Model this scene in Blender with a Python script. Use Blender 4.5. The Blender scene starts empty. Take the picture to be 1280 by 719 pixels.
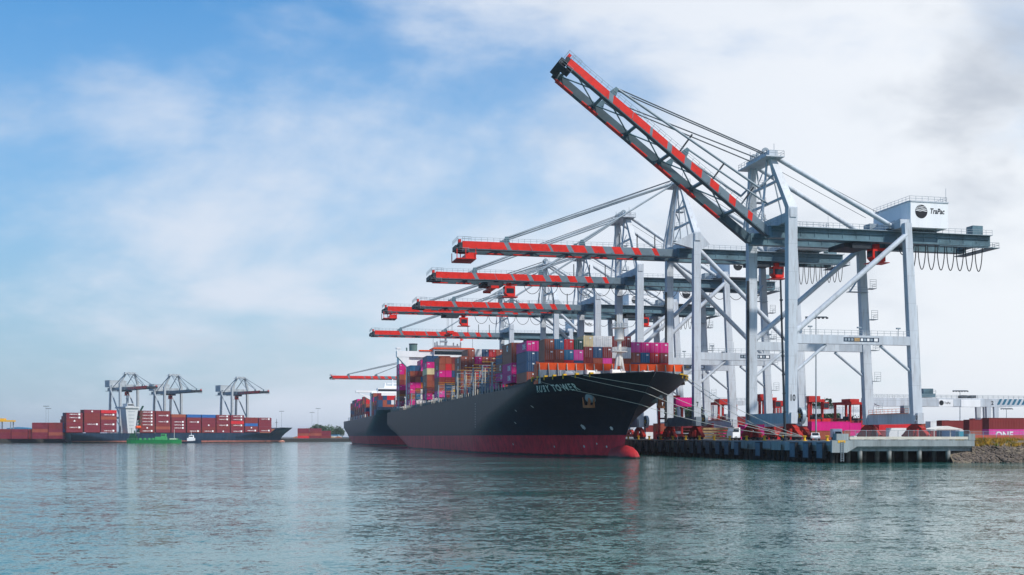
import bpy, bmesh, math, random
from mathutils import Vector, Matrix, noise as mnoise
R = math.radians
random.seed(7)
S = bpy.context.scene
COL = S.collection
# ------------------------------------------------------------------ camera / world / sun / exposure
CAM_H = 5.2
cam = bpy.data.objects.new('camera', bpy.data.cameras.new('camera')); COL.objects.link(cam)
cam.location = (0, 0, CAM_H); cam.rotation_euler = (R(90), 0, 0)
cam.data.sensor_width = 36.0; cam.data.lens = 36.0*1400/1280
cam.data.shift_y = 186.3/1280
cam.data.clip_start = 0.5; cam.data.clip_end = 30000
S.camera = cam
S.view_settings.view_transform = 'Standard'; S.view_settings.look = 'None'
S.view_settings.exposure = 0.15; S.view_settings.gamma = 1.0
SUN_AZ, SUN_EL = 136.0, 48.0      # degrees clockwise from +Y (view direction), elevation
W = bpy.data.worlds.new('World'); S.world = W; W.use_nodes = True
def world():
    nt = W.node_tree; N = nt.nodes; L = nt.links; N.clear()
    def nd(t, **k):
        n = N.new(t)
        for a, b in k.items(): setattr(n, a, b)
        return n
    def mth(op, a, b=None, c=None, clamp=False):
        n = nd('ShaderNodeMath', operation=op, use_clamp=clamp)
        for i, v in enumerate((a, b, c)):
            if v is None: continue
            if isinstance(v, (int, float)): n.inputs[i].default_value = v
            else: L.new(v, n.inputs[i])
        return n.outputs[0]
    def sstep(v, a, b):
        n = nd('ShaderNodeMapRange', interpolation_type='SMOOTHSTEP')
        L.new(v, n.inputs['Value']); n.inputs['From Min'].default_value = a; n.inputs['From Max'].default_value = b
        return n.outputs[0]
    def mix(f, a, b):
        n = nd('ShaderNodeMix', data_type='RGBA')
        if isinstance(f, (int, float)): n.inputs[0].default_value = f
        else: L.new(f, n.inputs[0])
        for i, v in ((6, a), (7, b)):
            if isinstance(v, tuple): n.inputs[i].default_value = (*v, 1)
            else: L.new(v, n.inputs[i])
        return n.outputs[2]
    out = nd('ShaderNodeOutputWorld'); bg = nd('ShaderNodeBackground')
    sky = nd('ShaderNodeTexSky', sky_type='NISHITA', sun_disc=False)
    sky.sun_elevation = R(SUN_EL); sky.sun_rotation = R(SUN_AZ)
    sky.air_density = 1.6; sky.dust_density = 0.6; sky.ozone_density = 3.0
    tc = nd('ShaderNodeTexCoord'); sep = nd('ShaderNodeSeparateXYZ'); L.new(tc.outputs['Generated'], sep.inputs[0])
    x, y, z = sep.outputs
    zc = mth('MAXIMUM', z, 0.0)
    den = mth('ADD', zc, 0.45)
    px = mth('DIVIDE', x, den); py = mth('DIVIDE', y, den)
    cmb = nd('ShaderNodeCombineXYZ'); L.new(px, cmb.inputs[0]); L.new(py, cmb.inputs[1])
    def fbm(scale, det, rough, off, dist=0.0):
        m = nd('ShaderNodeMapping'); L.new(cmb.outputs[0], m.inputs['Vector']); m.inputs['Location'].default_value = off
        m.inputs['Rotation'].default_value = (0, 0, R(-25)); m.inputs['Scale'].default_value = (1.0, 1.25, 1.0)
        n = nd('ShaderNodeTexNoise'); L.new(m.outputs[0], n.inputs['Vector'])
        n.inputs['Scale'].default_value = scale; n.inputs['Detail'].default_value = det; n.inputs['Roughness'].default_value = rough
        n.inputs['Distortion'].default_value = dist
        return n.outputs['Fac']
    n1 = fbm(1.9, 8, 0.54, CLOUD_OFF, 0.35)
    n2 = fbm(6.5, 5, 0.55, (8.3, 0.4, 2), 0.2)
    nn = mth('ADD', mth('MULTIPLY', n1, 0.76), mth('MULTIPLY', n2, 0.24))
    hl = mth('SQRT', mth('ADD', mth('MULTIPLY', x, x), mth('MULTIPLY', y, y)))
    az = mth('DIVIDE', x, mth('MAXIMUM', hl, 0.01))         # sine of the azimuth: -1 left, +1 right
    bias = mth('ADD', mth('MULTIPLY', az, 0.26), mth('MULTIPLY', zc, -0.34))
    dens = mth('ADD', nn, bias)
    m1 = sstep(dens, CLOUD0, CLOUD1)
    # pale haze low on the sky
    low = mth('POWER', mth('SUBTRACT', 1.0, mth('MINIMUM', mth('MULTIPLY', zc, 2.2), 1.0)), 1.15)
    k = nd('ShaderNodeVectorMath', operation='DOT_PRODUCT'); L.new(tc.outputs['Generated'], k.inputs[0])
    sv = (math.sin(R(60))*math.cos(R(28)), math.cos(R(60))*math.cos(R(28)), math.sin(R(28)))
    k.inputs[1].default_value = sv
    glow = sstep(k.outputs['Value'], 0.35, 0.97)
    cl_col = mix(glow, CLOUD_COOL, CLOUD_WARM)
    shade = sstep(fbm(2.6, 5, 0.5, SHADE_OFF), 0.54, 0.72)
    cl_col = mix(mth('MULTIPLY', shade, 0.42), cl_col, CLOUD_SHADE)
    k2 = nd('ShaderNodeVectorMath', operation='DOT_PRODUCT'); L.new(tc.outputs['Generated'], k2.inputs[0])
    gd = Vector((0.44, 1.0, 0.30)).normalized(); k2.inputs[1].default_value = tuple(gd)
    grey = mth('MULTIPLY', sstep(mth('ADD', k2.outputs['Value'], mth('MULTIPLY', n2, 0.02)), 1.0055, 1.0140), 0.66)
    cl_col = mix(grey, cl_col, (3.6, 4.0, 4.7))
    hz_col = mix(sstep(az, -0.5, 0.3), HAZE_L, HAZE_R)
    skyc = nd('ShaderNodeMix', data_type='RGBA', blend_type='MULTIPLY'); skyc.inputs[0].default_value = 1
    L.new(sky.outputs[0], skyc.inputs[6]); skyc.inputs[7].default_value = SKY_TINT
    base = mix(mth('MULTIPLY', low, 0.9), skyc.outputs[2], hz_col)
    fin = mix(mth('MULTIPLY', m1, 0.90), base, cl_col)
    L.new(fin, bg.inputs['Color']); bg.inputs['Strength'].default_value = 0.1
    L.new(bg.outputs[0], out.inputs['Surface'])
CLOUD_OFF, SHADE_OFF = (8.8, 7.1, 17), (0.9, 5.2, 4)
CLOUD0, CLOUD1 = 0.28, 0.52
CLOUD_COOL, CLOUD_WARM, CLOUD_SHADE = (6.7, 7.3, 8.3), (9.2, 9.3, 9.4), (4.6, 5.2, 6.1)
HAZE_L, HAZE_R = (4.6, 5.2, 6.4), (8.2, 8.5, 9.0)
SKY_TINT = (0.09, 0.78, 1.30, 1)
world()
sun = bpy.data.objects.new('sun', bpy.data.lights.new('sun', 'SUN')); COL.objects.link(sun)
sun.data.energy = 3.8; sun.data.angle = R(2.5); sun.data.color = (1, 0.95, 0.88)
sd = Vector((math.sin(R(SUN_AZ))*math.cos(R(SUN_EL)), math.cos(R(SUN_AZ))*math.cos(R(SUN_EL)), math.sin(R(SUN_EL))))
sun.rotation_euler = sd.to_track_quat('Z', 'Y').to_euler(); sun.location = (200, 0, 200)

HAZE_DENSITY = 0.00008
# ------------------------------------------------------------------ frames of reference
AQ = math.atan2(320, 1400)
CA, SA = math.cos(AQ), math.sin(AQ)
QC = Vector((62.6, 219.2, 0))
DECK = 4.3
def Q(s, t, z=0.0):                        # metres along the quay, metres inland from its face
    return Vector((QC.x - SA*s + CA*t, QC.y + CA*s + SA*t, z))

# ------------------------------------------------------------------ materials
MATS = {}
def mat(name, col, rough=0.55, metal=0.0, var=0.18, scale=0.35, dirt=0.0, bump=0.0, spec=0.25, streak=False, seam=None, tide=None):
    if name in MATS: return MATS[name]
    m = bpy.data.materials.new(name); m.use_nodes = True; MATS[name] = m
    nt = m.node_tree; N = nt.nodes; L = nt.links; b = N['Principled BSDF']
    b.inputs['Roughness'].default_value = rough; b.inputs['Metallic'].default_value = metal
    b.inputs['Specular IOR Level'].default_value = spec
    tc = N.new('ShaderNodeTexCoord')
    mp = N.new('ShaderNodeMapping'); L.new(tc.outputs['Object'], mp.inputs[0])
    if streak: mp.inputs['Scale'].default_value = (1, 1, 0.12)
    n = N.new('ShaderNodeTexNoise'); L.new(mp.outputs[0], n.inputs['Vector'])
    n.inputs['Scale'].default_value = scale; n.inputs['Detail'].default_value = 6; n.inputs['Roughness'].default_value = 0.65
    r = N.new('ShaderNodeMapRange'); L.new(n.outputs['Fac'], r.inputs['Value'])
    r.inputs['From Min'].default_value = 0.3; r.inputs['From Max'].default_value = 0.7
    r.inputs['To Min'].default_value = 1 - var; r.inputs['To Max'].default_value = 1 + var
    mx = N.new('ShaderNodeMix'); mx.data_type = 'RGBA'; mx.blend_type = 'MULTIPLY'; mx.inputs[0].default_value = 1
    mx.inputs[6].default_value = (*col, 1); L.new(r.outputs[0], mx.inputs[7])
    c = mx.outputs[2]
    if dirt:
        n2 = N.new('ShaderNodeTexNoise'); L.new(mp.outputs[0], n2.inputs['Vector']); n2.inputs['Scale'].default_value = scale*4.3
        n2.inputs['Detail'].default_value = 8; n2.inputs['Roughness'].default_value = 0.7
        r2 = N.new('ShaderNodeMapRange'); L.new(n2.outputs['Fac'], r2.inputs['Value'])
        r2.inputs['From Min'].default_value = 0.52; r2.inputs['From Max'].default_value = 0.72; r2.inputs['To Max'].default_value = dirt
        m2 = N.new('ShaderNodeMix'); m2.data_type = 'RGBA'; L.new(r2.outputs[0], m2.inputs[0]); L.new(c, m2.inputs[6])
        m2.inputs[7].default_value = (0.13, 0.075, 0.045, 1); c = m2.outputs[2]
    if seam or tide:
        sp = N.new('ShaderNodeSeparateXYZ'); L.new(tc.outputs['Object'], sp.inputs[0])
    if seam:       # weld seams between the plates
        ax, pitch = seam; d = N.new('ShaderNodeMath'); d.operation = 'DIVIDE'; L.new(sp.outputs[ax], d.inputs[0]); d.inputs[1].default_value = pitch
        fr = N.new('ShaderNodeMath'); fr.operation = 'FRACT'; L.new(d.outputs[0], fr.inputs[0])
        lt = N.new('ShaderNodeMath'); lt.operation = 'LESS_THAN'; L.new(fr.outputs[0], lt.inputs[0]); lt.inputs[1].default_value = 0.022
        ml = N.new('ShaderNodeMath'); ml.operation = 'MULTIPLY'; L.new(lt.outputs[0], ml.inputs[0]); ml.inputs[1].default_value = 0.28
        m4 = N.new('ShaderNodeMix'); m4.data_type = 'RGBA'; L.new(ml.outputs[0], m4.inputs[0]); L.new(c, m4.inputs[6]); m4.inputs[7].default_value = (col[0]*0.45, col[1]*0.45, col[2]*0.45, 1); c = m4.outputs[2]
    if tide:       # weed and wet staining between the tide marks
        a = N.new('ShaderNodeMath'); a.operation = 'MULTIPLY_ADD'; L.new(n.outputs['Fac'], a.inputs[0]); a.inputs[1].default_value = -1.6; L.new(sp.outputs[2], a.inputs[2])
        tr = N.new('ShaderNodeMapRange'); L.new(a.outputs[0], tr.inputs['Value']); tr.inputs['From Min'].default_value = tide-1.3; tr.inputs['From Max'].default_value = tide+0.2
        tr.inputs['To Min'].default_value = 1; tr.inputs['To Max'].default_value = 0
        m5 = N.new('ShaderNodeMix'); m5.data_type = 'RGBA'; L.new(tr.outputs[0], m5.inputs[0]); L.new(c, m5.inputs[6]); m5.inputs[7].default_value = (0.022, 0.026, 0.018, 1); c = m5.outputs[2]
    L.new(c, b.inputs['Base Color'])
    if bump:
        bp = N.new('ShaderNodeBump'); bp.inputs['Strength'].default_value = bump; bp.inputs['Distance'].default_value = 0.1
        L.new(n.outputs['Fac'], bp.inputs['Height']); L.new(bp.outputs[0], b.inputs['Normal'])
    return m

def container_mat(name, col):
    key = 'box_' + name
    if key in MATS: return MATS[key]
    m = mat(key, col, 0.5, 0, 0.16, 0.6, 0.35, streak=True)
    nt = m.node_tree; N = nt.nodes; L = nt.links; b = N['Principled BSDF']
    tc = N.new('ShaderNodeTexCoord'); sp = N.new('ShaderNodeSeparateXYZ'); L.new(tc.outputs['Object'], sp.inputs[0])
    a = N.new('ShaderNodeMath'); L.new(sp.outputs[0], a.inputs[0]); L.new(sp.outputs[1], a.inputs[1])
    k = N.new('ShaderNodeMath'); k.operation = 'MULTIPLY'; L.new(a.outputs[0], k.inputs[0]); k.inputs[1].default_value = 2*math.pi/0.42
    s = N.new('ShaderNodeMath'); s.operation = 'SINE'; L.new(k.outputs[0], s.inputs[0])
    bp = N.new('ShaderNodeBump'); bp.inputs['Strength'].default_value = 0.55; bp.inputs['Distance'].default_value = 0.03
    L.new(s.outputs[0], bp.inputs['Height']); L.new(bp.outputs[0], b.inputs['Normal'])
    return m

M = dict(
    crane=mat('crane_paint', (0.48, 0.52, 0.565), 0.45, 0, 0.18, 0.35, 0.42, streak=True, seam=(2, 6.1)),
    girder=mat('girder_paint', (0.095, 0.165, 0.20), 0.45, 0, 0.35, 0.3, 0.2, seam=(0, 4.1)),
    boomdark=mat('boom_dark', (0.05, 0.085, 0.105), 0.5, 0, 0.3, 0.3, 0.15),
    bogie=mat('bogie_red', (0.36, 0.020, 0.014), 0.5, 0, 0.35, 0.9, 0.5),
    carrier=mat('carrier_red', (0.42, 0.022, 0.018), 0.5, 0, 0.25, 0.7, 0.3),
    farwhite=mat('weathered_white', (0.52, 0.54, 0.56), 0.55, 0, 0.12, 0.2, 0.25, streak=True),
    palegreen=mat('pale_green_paint', (0.06, 0.33, 0.12), 0.5, 0, 0.2, 0.5, 0.15),
    fargrey=mat('far_crane_grey', (0.36, 0.40, 0.43), 0.5, 0, 0.15, 0.3, 0.2),
    boomgrey=mat('boom_grey', (0.14, 0.19, 0.225), 0.45, 0, 0.2, 0.3, 0.1),
    red=mat('signal_red', (0.62, 0.018, 0.010), 0.45, 0, 0.2, 0.5, 0.22),
    dark=mat('dark_steel', (0.025, 0.032, 0.04), 0.6, 0.0, 0.3, 0.8),
    rail=mat('galvanised_rail', (0.30, 0.36, 0.40), 0.5, 0.2, 0.1),
    white=mat('white_paint', (0.78, 0.79, 0.80), 0.45, 0, 0.05, 0.4, 0.08, streak=True),
    post=mat('post_cream', (0.46, 0.42, 0.35), 0.6, 0, 0.15, 0.5, 0.3),
    offwhite=mat('cream_white_paint', (0.70, 0.68, 0.64), 0.5, 0, 0.08, 0.4, 0.12),
    black=mat('black_lettering', (0.012, 0.014, 0.018), 0.5, 0, 0.05),
    glass=mat('tinted_glass', (0.02, 0.03, 0.04), 0.08, 0, 0.1),
    rope=mat('steel_rope', (0.10, 0.12, 0.14), 0.6, 0.3, 0.1),
    stay=mat('stay_steel', (0.27, 0.32, 0.36), 0.5, 0.1, 0.15),
    cable=mat('black_cable', (0.02, 0.02, 0.025), 0.6, 0, 0.1),
    yellow=mat('safety_yellow', (0.72, 0.40, 0.02), 0.5, 0, 0.15, 0.8, 0.2),
    orange=mat('orange_paint', (0.72, 0.075, 0.008), 0.5, 0, 0.15, 0.5, 0.15),
    concrete=mat('concrete', (0.25, 0.285, 0.295), 0.85, 0, 0.3, 0.5, 0.45, 0.4, streak=True),
    cream=mat('pale_concrete', (0.56, 0.53, 0.46), 0.85, 0, 0.15, 0.6, 0.15, 0.3),
    asphalt=mat('asphalt', (0.13, 0.135, 0.14), 0.9, 0, 0.25, 0.08, 0.2, 0.2),
    rubber=mat('rubber', (0.018, 0.019, 0.021), 0.7, 0, 0.3, 1.5),
    plate=mat('pale_plate', (0.27, 0.33, 0.37), 0.6, 0, 0.3, 0.6, 0.4),
    fender=mat('fender_panel', (0.10, 0.16, 0.22), 0.6, 0, 0.45, 0.25, 0.3),
    wetconcrete=mat('tidal_concrete', (0.33, 0.34, 0.33), 0.85, 0, 0.22, 0.6, 0.25, 0.4, tide=1.0),
    timber=mat('dark_timber', (0.035, 0.033, 0.03), 0.85, 0, 0.4, 0.7),
    grey=mat('grey_steel', (0.24, 0.29, 0.33), 0.5, 0, 0.2, 0.5, 0.2),
    tan=mat('tan_steel', (0.38, 0.25, 0.12), 0.65, 0, 0.3, 0.7, 0.35),
    rust=mat('rusty_steel', (0.33, 0.12, 0.05), 0.75, 0, 0.35, 1.2, 0.5),
    funnel=mat('funnel_green', (0.10, 0.17, 0.16), 0.5, 0, 0.15),
    green=mat('green_boat_paint', (0.01, 0.20, 0.055), 0.45, 0, 0.15, 0.5),
    dkgreen=mat('dark_green_paint', (0.008, 0.06, 0.03), 0.45, 0, 0.2, 0.5),
    teal=mat('teal_plastic', (0.03, 0.26, 0.36), 0.4, 0, 0.1),
    navy=mat('navy_paint', (0.012, 0.03, 0.06), 0.4, 0, 0.2),
    tyre=mat('tyre', (0.02, 0.02, 0.02), 0.85, 0, 0.2),
    rock=mat('rock', (0.125, 0.10, 0.08), 0.9, 0, 0.55, 0.35, 0.3, 0.5),
    earth=mat('earth', (0.17, 0.14, 0.10), 0.95, 0, 0.3, 0.3, 0.2, 0.5),
    bark=mat('bark', (0.09, 0.07, 0.05), 0.9, 0, 0.3),
    leaf=mat('leaf', (0.045, 0.085, 0.035), 0.7, 0, 0.5, 0.25),
    grass=mat('dry_grass', (0.40, 0.24, 0.03), 0.8, 0, 0.35, 0.5),
    greengrass=mat('green_grass', (0.13, 0.17, 0.03), 0.8, 0, 0.35, 0.5),
    blueroof=mat('blue_cladding', (0.04, 0.19, 0.33), 0.5, 0, 0.1),
    netting=mat('orange_netting', (0.78, 0.13, 0.05), 0.7, 0, 0.15),
    line=mat('mooring_rope', (0.55, 0.53, 0.46), 0.8, 0, 0.1),
    lampglass=mat('headlamp_glass', (0.6, 0.62, 0.65), 0.15, 0, 0.05),
    stripeblue=mat('stripe_blue', (0.03, 0.14, 0.22), 0.5, 0, 0.1),
)
BOXCOL = dict(maroon=(0.19, 0.026, 0.026), brown=(0.30, 0.072, 0.042), magenta=(0.62, 0.008, 0.20), pink=(0.68, 0.06, 0.32),
              navy=(0.020, 0.065, 0.15), blue=(0.022, 0.135, 0.26), red=(0.55, 0.018, 0.025), white=(0.70, 0.71, 0.72),
              cream=(0.66, 0.54, 0.31), green=(0.015, 0.055, 0.05), grey=(0.34, 0.37, 0.40), orange=(0.52, 0.12, 0.02),
              crimson=(0.18, 0.020, 0.034), azure=(0.02, 0.11, 0.34))

# ------------------------------------------------------------------ mesh building
class MB:
    def __init__(s): s.v = []; s.f = []; s.m = []; s.sm = []
    def add(s, vs, fs, m=0, smooth=False):
        o = len(s.v); s.v += [tuple(p) for p in vs]
        for f in fs: s.f.append([o+i for i in f]); s.m.append(m); s.sm.append(smooth)
        return s
    def box(s, x0, x1, y0, y1, z0, z1, m=0):
        return s.add([(x0,y0,z0),(x1,y0,z0),(x1,y1,z0),(x0,y1,z0),(x0,y0,z1),(x1,y0,z1),(x1,y1,z1),(x0,y1,z1)],
                     [(3,2,1,0),(4,5,6,7),(0,1,5,4),(1,2,6,5),(2,3,7,6),(3,0,4,7)], m)
    def beam(s, p0, p1, w, h, m=0, w1=None, h1=None, up=(0,0,1)):
        p0 = Vector(p0); p1 = Vector(p1); d = (p1-p0).normalized(); up = Vector(up)
        if abs(d.dot(up)) > 0.97: up = Vector((1,0,0)) if abs(d.x) < 0.9 else Vector((0,1,0))
        a = d.cross(up).normalized(); b = a.cross(d).normalized()
        w1 = w if w1 is None else w1; h1 = h if h1 is None else h1
        vs = []
        for p, ww, hh in ((p0, w, h), (p1, w1, h1)):
            for sx, sy in ((-1,-1),(1,-1),(1,1),(-1,1)): vs.append(p + a*(sx*ww/2) + b*(sy*hh/2))
        return s.add(vs, [(0,1,2,3),(7,6,5,4),(0,4,5,1),(1,5,6,2),(2,6,7,3),(3,7,4,0)], m)
    def post(s, p0, p1, wx, wy, m=0, wx1=None, wy1=None):     # near-vertical box leg, section along x and y
        wx1 = wx if wx1 is None else wx1; wy1 = wy if wy1 is None else wy1
        vs = []
        for p, a, b in ((p0, wx, wy), (p1, wx1, wy1)):
            for sx, sy in ((-1,-1),(1,-1),(1,1),(-1,1)): vs.append((p[0]+sx*a/2, p[1]+sy*b/2, p[2]))
        return s.add(vs, [(3,2,1,0),(4,5,6,7),(0,1,5,4),(1,2,6,5),(2,3,7,6),(3,0,4,7)], m)
    def tube(s, p0, p1, r, m=0, n=8, r1=None, caps=True):
        p0 = Vector(p0); p1 = Vector(p1); d = (p1-p0).normalized()
        up = Vector((0,0,1)) if abs(d.z) < 0.95 else Vector((1,0,0))
        a = d.cross(up).normalized(); b = a.cross(d); r1 = r if r1 is None else r1
        vs = []
        for p, rr in ((p0, r), (p1, r1)):
            for i in range(n):
                t = 2*math.pi*i/n; vs.append(p + a*(rr*math.cos(t)) + b*(rr*math.sin(t)))
        s.add(vs, [(i, (i+1) % n, n+(i+1) % n, n+i) for i in range(n)], m, n > 4)
        if caps: s.add(vs, [tuple(range(n))[::-1], tuple(range(n, 2*n))], m)
        return s
    def path(s, pts, r, m=0, n=4):
        for a, b in zip(pts[:-1], pts[1:]): s.tube(a, b, r, m, n, caps=False)
        return s
    def prism(s, pts, axis, a, b, m=0):          # outline in the two other axes, extruded along axis from a to b
        def mk(p, c): return {'x': (c, p[0], p[1]), 'y': (p[0], c, p[1]), 'z': (p[0], p[1], c)}[axis]
        n = len(pts); vs = [mk(p, a) for p in pts] + [mk(p, b) for p in pts]
        return s.add(vs, [tuple(range(n))[::-1], tuple(range(n, 2*n))] + [(i, (i+1) % n, n+(i+1) % n, n+i) for i in range(n)], m)
    def ring(s, c, r0, r1, axis, half, m=0, n=24):     # wheel / reel ring
        vs = []
        for rr, hh in ((r0,-half),(r1,-half),(r1,half),(r0,half)):
            for i in range(n):
                t = 2*math.pi*i/n; q = (rr*math.cos(t), rr*math.sin(t))
                vs.append({'x': (c[0]+hh, c[1]+q[0], c[2]+q[1]), 'y': (c[0]+q[0], c[1]+hh, c[2]+q[1]), 'z': (c[0]+q[0], c[1]+q[1], c[2]+hh)}[axis])
        fs = []
        for k in range(4):
            for i in range(n): fs.append((k*n+i, k*n+(i+1) % n, ((k+1) % 4)*n+(i+1) % n, ((k+1) % 4)*n+i))
        return s.add(vs, fs, m)
    def railing(s, pts, h=1.1, step=1.6, m=0, r=0.045):
        for a, b in zip(pts[:-1], pts[1:]):
            a = Vector(a); b = Vector(b); L = (b-a).length; n = max(1, int(L/step))
            for k in range(n+1):
                p = a.lerp(b, k/n); s.tube(p, p+Vector((0,0,h)), r, m, 4, caps=False)
            for z in (h, h*0.52): s.tube(a+Vector((0,0,z)), b+Vector((0,0,z)), r*0.85, m, 4, caps=False)
        return s
    def build(s, name, mats, parent=None, loc=None, rotz=0):
        me = bpy.data.meshes.new(name); me.from_pydata(s.v, [], s.f)
        for mm in (mats if isinstance(mats, (list, tuple)) else [mats]): me.materials.append(mm)
        me.polygons.foreach_set('material_index', s.m); me.polygons.foreach_set('use_smooth', s.sm)
        bm = bmesh.new(); bm.from_mesh(me); bmesh.ops.recalc_face_normals(bm, faces=bm.faces); bm.to_mesh(me); bm.free()
        me.update()
        return link(name, me, parent, loc, rotz)
def link(name, me, parent=None, loc=None, rotz=0):
    o = bpy.data.objects.new(name, me); COL.objects.link(o); o.parent = parent
    if loc is not None: o.location = loc
    if rotz: o.rotation_euler.z = rotz
    return o
def tag(o, label=None, cat=None, group=None, kind=None):
    if label: o['label'] = label
    if cat: o['category'] = cat
    if group: o['group'] = group
    if kind: o['kind'] = kind
    return o
def thing(name, label, cat, loc=(0,0,0), rotz=0, group=None):
    o = bpy.data.objects.new(name, None); COL.objects.link(o); o.empty_display_size = 0.5
    o.location = loc; o.rotation_euler.z = rotz
    return tag(o, label, cat, group)
TXT = {}
def text_mesh(body, bold=0.0, space=1.0):
    k = (body, bold, space)
    if k in TXT: return TXT[k]
    cu = bpy.data.curves.new('lettering', 'FONT'); cu.body = body; cu.size = 1.0; cu.offset = bold; cu.resolution_u = 3; cu.space_character = space
    o = bpy.data.objects.new('lettering', cu); COL.objects.link(o)
    bpy.context.view_layer.update()
    me = bpy.data.meshes.new_from_object(o.evaluated_get(bpy.context.evaluated_depsgraph_get()))
    bpy.data.objects.remove(o); bpy.data.curves.remove(cu)
    vs = [v.co.copy() for v in me.vertices]; fs = [list(p.vertices) for p in me.polygons]
    bpy.data.meshes.remove(me)
    x0 = min(v.x for v in vs); x1 = max(v.x for v in vs); y0 = min(v.y for v in vs); y1 = max(v.y for v in vs)
    vs = [((v.x-x0)/(x1-x0), (v.y-y0)/(y1-y0)) for v in vs]
    TXT[k] = (vs, fs); return TXT[k]
def text_on(mb, body, org, ax, up, w, h, m=0, bold=0.02):      # letters on the plane at org spanned by ax (w) and up (h)
    vs, fs = text_mesh(body, bold); org = Vector(org); ax = Vector(ax); up = Vector(up)
    return mb.add([org + ax*(u*w) + up*(v*h) for u, v in vs], fs, m)
ORD = ['', 'first', 'second', 'third', 'fourth', 'fifth', 'sixth', 'seventh', 'eighth', 'ninth', 'tenth', 'eleventh', 'twelfth',
       'thirteenth', 'fourteenth', 'fifteenth', 'sixteenth']

# ------------------------------------------------------------------ water and ground
WAVES = ((0.10, 0.10, 12, 1.3), (0.42, 0.24, -14, 1.5), (1.8, 0.42, 10, 1.35), (6.0, 0.46, -5, 1.2))
def water():
    m = bpy.data.materials.new('harbour_water'); m.use_nodes = True
    nt = m.node_tree; N = nt.nodes; L = nt.links; b = N['Principled BSDF']
    b.inputs['Base Color'].default_value = (0.028, 0.125, 0.110, 1); b.inputs['Roughness'].default_value = 0.07; b.inputs['IOR'].default_value = 1.33
    tc = N.new('ShaderNodeTexCoord')
    def vm(op, a, b=None):
        n = N.new('ShaderNodeVectorMath'); n.operation = op
        for q, v in enumerate((a, b)):
            if v is None: continue
            if isinstance(v, tuple): n.inputs[q].default_value = v
            else: L.new(v, n.inputs[q])
        return n
    def noise(sc, det, rot, sy, loc=0.0):
        mp = N.new('ShaderNodeMapping'); L.new(tc.outputs['Object'], mp.inputs[0])
        mp.inputs['Rotation'].default_value = (0, 0, R(rot)); mp.inputs['Scale'].default_value = (1, sy, 1); mp.inputs['Location'].default_value = (loc, loc*0.7, 0)
        n = N.new('ShaderNodeTexNoise'); L.new(mp.outputs[0], n.inputs['Vector']); n.inputs['Scale'].default_value = sc
        n.inputs['Detail'].default_value = det; n.inputs['Roughness'].default_value = 0.5
        return n
    total = None
    for sc, amp, rot, sy in WAVES:      # slopes of swell, chop and ripples
        n = noise(sc, 2, rot, sy, sc*7)
        d = vm('MULTIPLY', vm('SUBTRACT', n.outputs['Color'], (0.5, 0.5, 0.5)).outputs[0], (amp*1.15, amp*0.9, 0))
        total = d if total is None else vm('ADD', total.outputs[0], d.outputs[0])
    n = noise(0.016, 6, 10, 2.8)          # calm and ruffled patches
    r = N.new('ShaderNodeMapRange'); L.new(n.outputs['Fac'], r.inputs['Value']); r.inputs['From Min'].default_value = 0.35
    r.inputs['From Max'].default_value = 0.65; r.inputs['To Min'].default_value = 0.35; r.inputs['To Max'].default_value = 1.5
    sc_ = N.new('ShaderNodeVectorMath'); sc_.operation = 'SCALE'; L.new(total.outputs[0], sc_.inputs[0]); L.new(r.outputs[0], sc_.inputs['Scale'])
    nz = vm('NORMALIZE', vm('ADD', sc_.outputs[0], (0, 0, 1)).outputs[0])
    L.new(nz.outputs[0], b.inputs['Normal'])
    mb = MB(); mb.add([(-9000,-600,0),(9000,-600,0),(9000,14000,0),(-9000,14000,0)], [(0,1,2,3)])
    tag(mb.build('water', m), kind='structure')
water()

def ground():
    # terminal ground behind the wharf, one sheet to beyond the far end
    mb = MB()
    A = Q(-0.8, 29.0); d = (Vector((140, 222, 0))-A).normalized(); nr = Vector((d.y, -d.x, 0))
    pts = [A+d*260-nr*8, A+d*3-nr*8, Q(0.0, 31.1), Q(1500, 31.1), Q(1500, 900), Vector((900, 300, 0))]
    vs = [(p.x, p.y, DECK) for p in pts] + [(p.x, p.y, -2) for p in pts]; n = len(pts)
    mb.add(vs, [tuple(range(n))] + [(i, (i+1) % n, n+(i+1) % n, n+i) for i in range(n)])
    tag(mb.build('terminal_ground', M['asphalt']), kind='structure')
ground()

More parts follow.
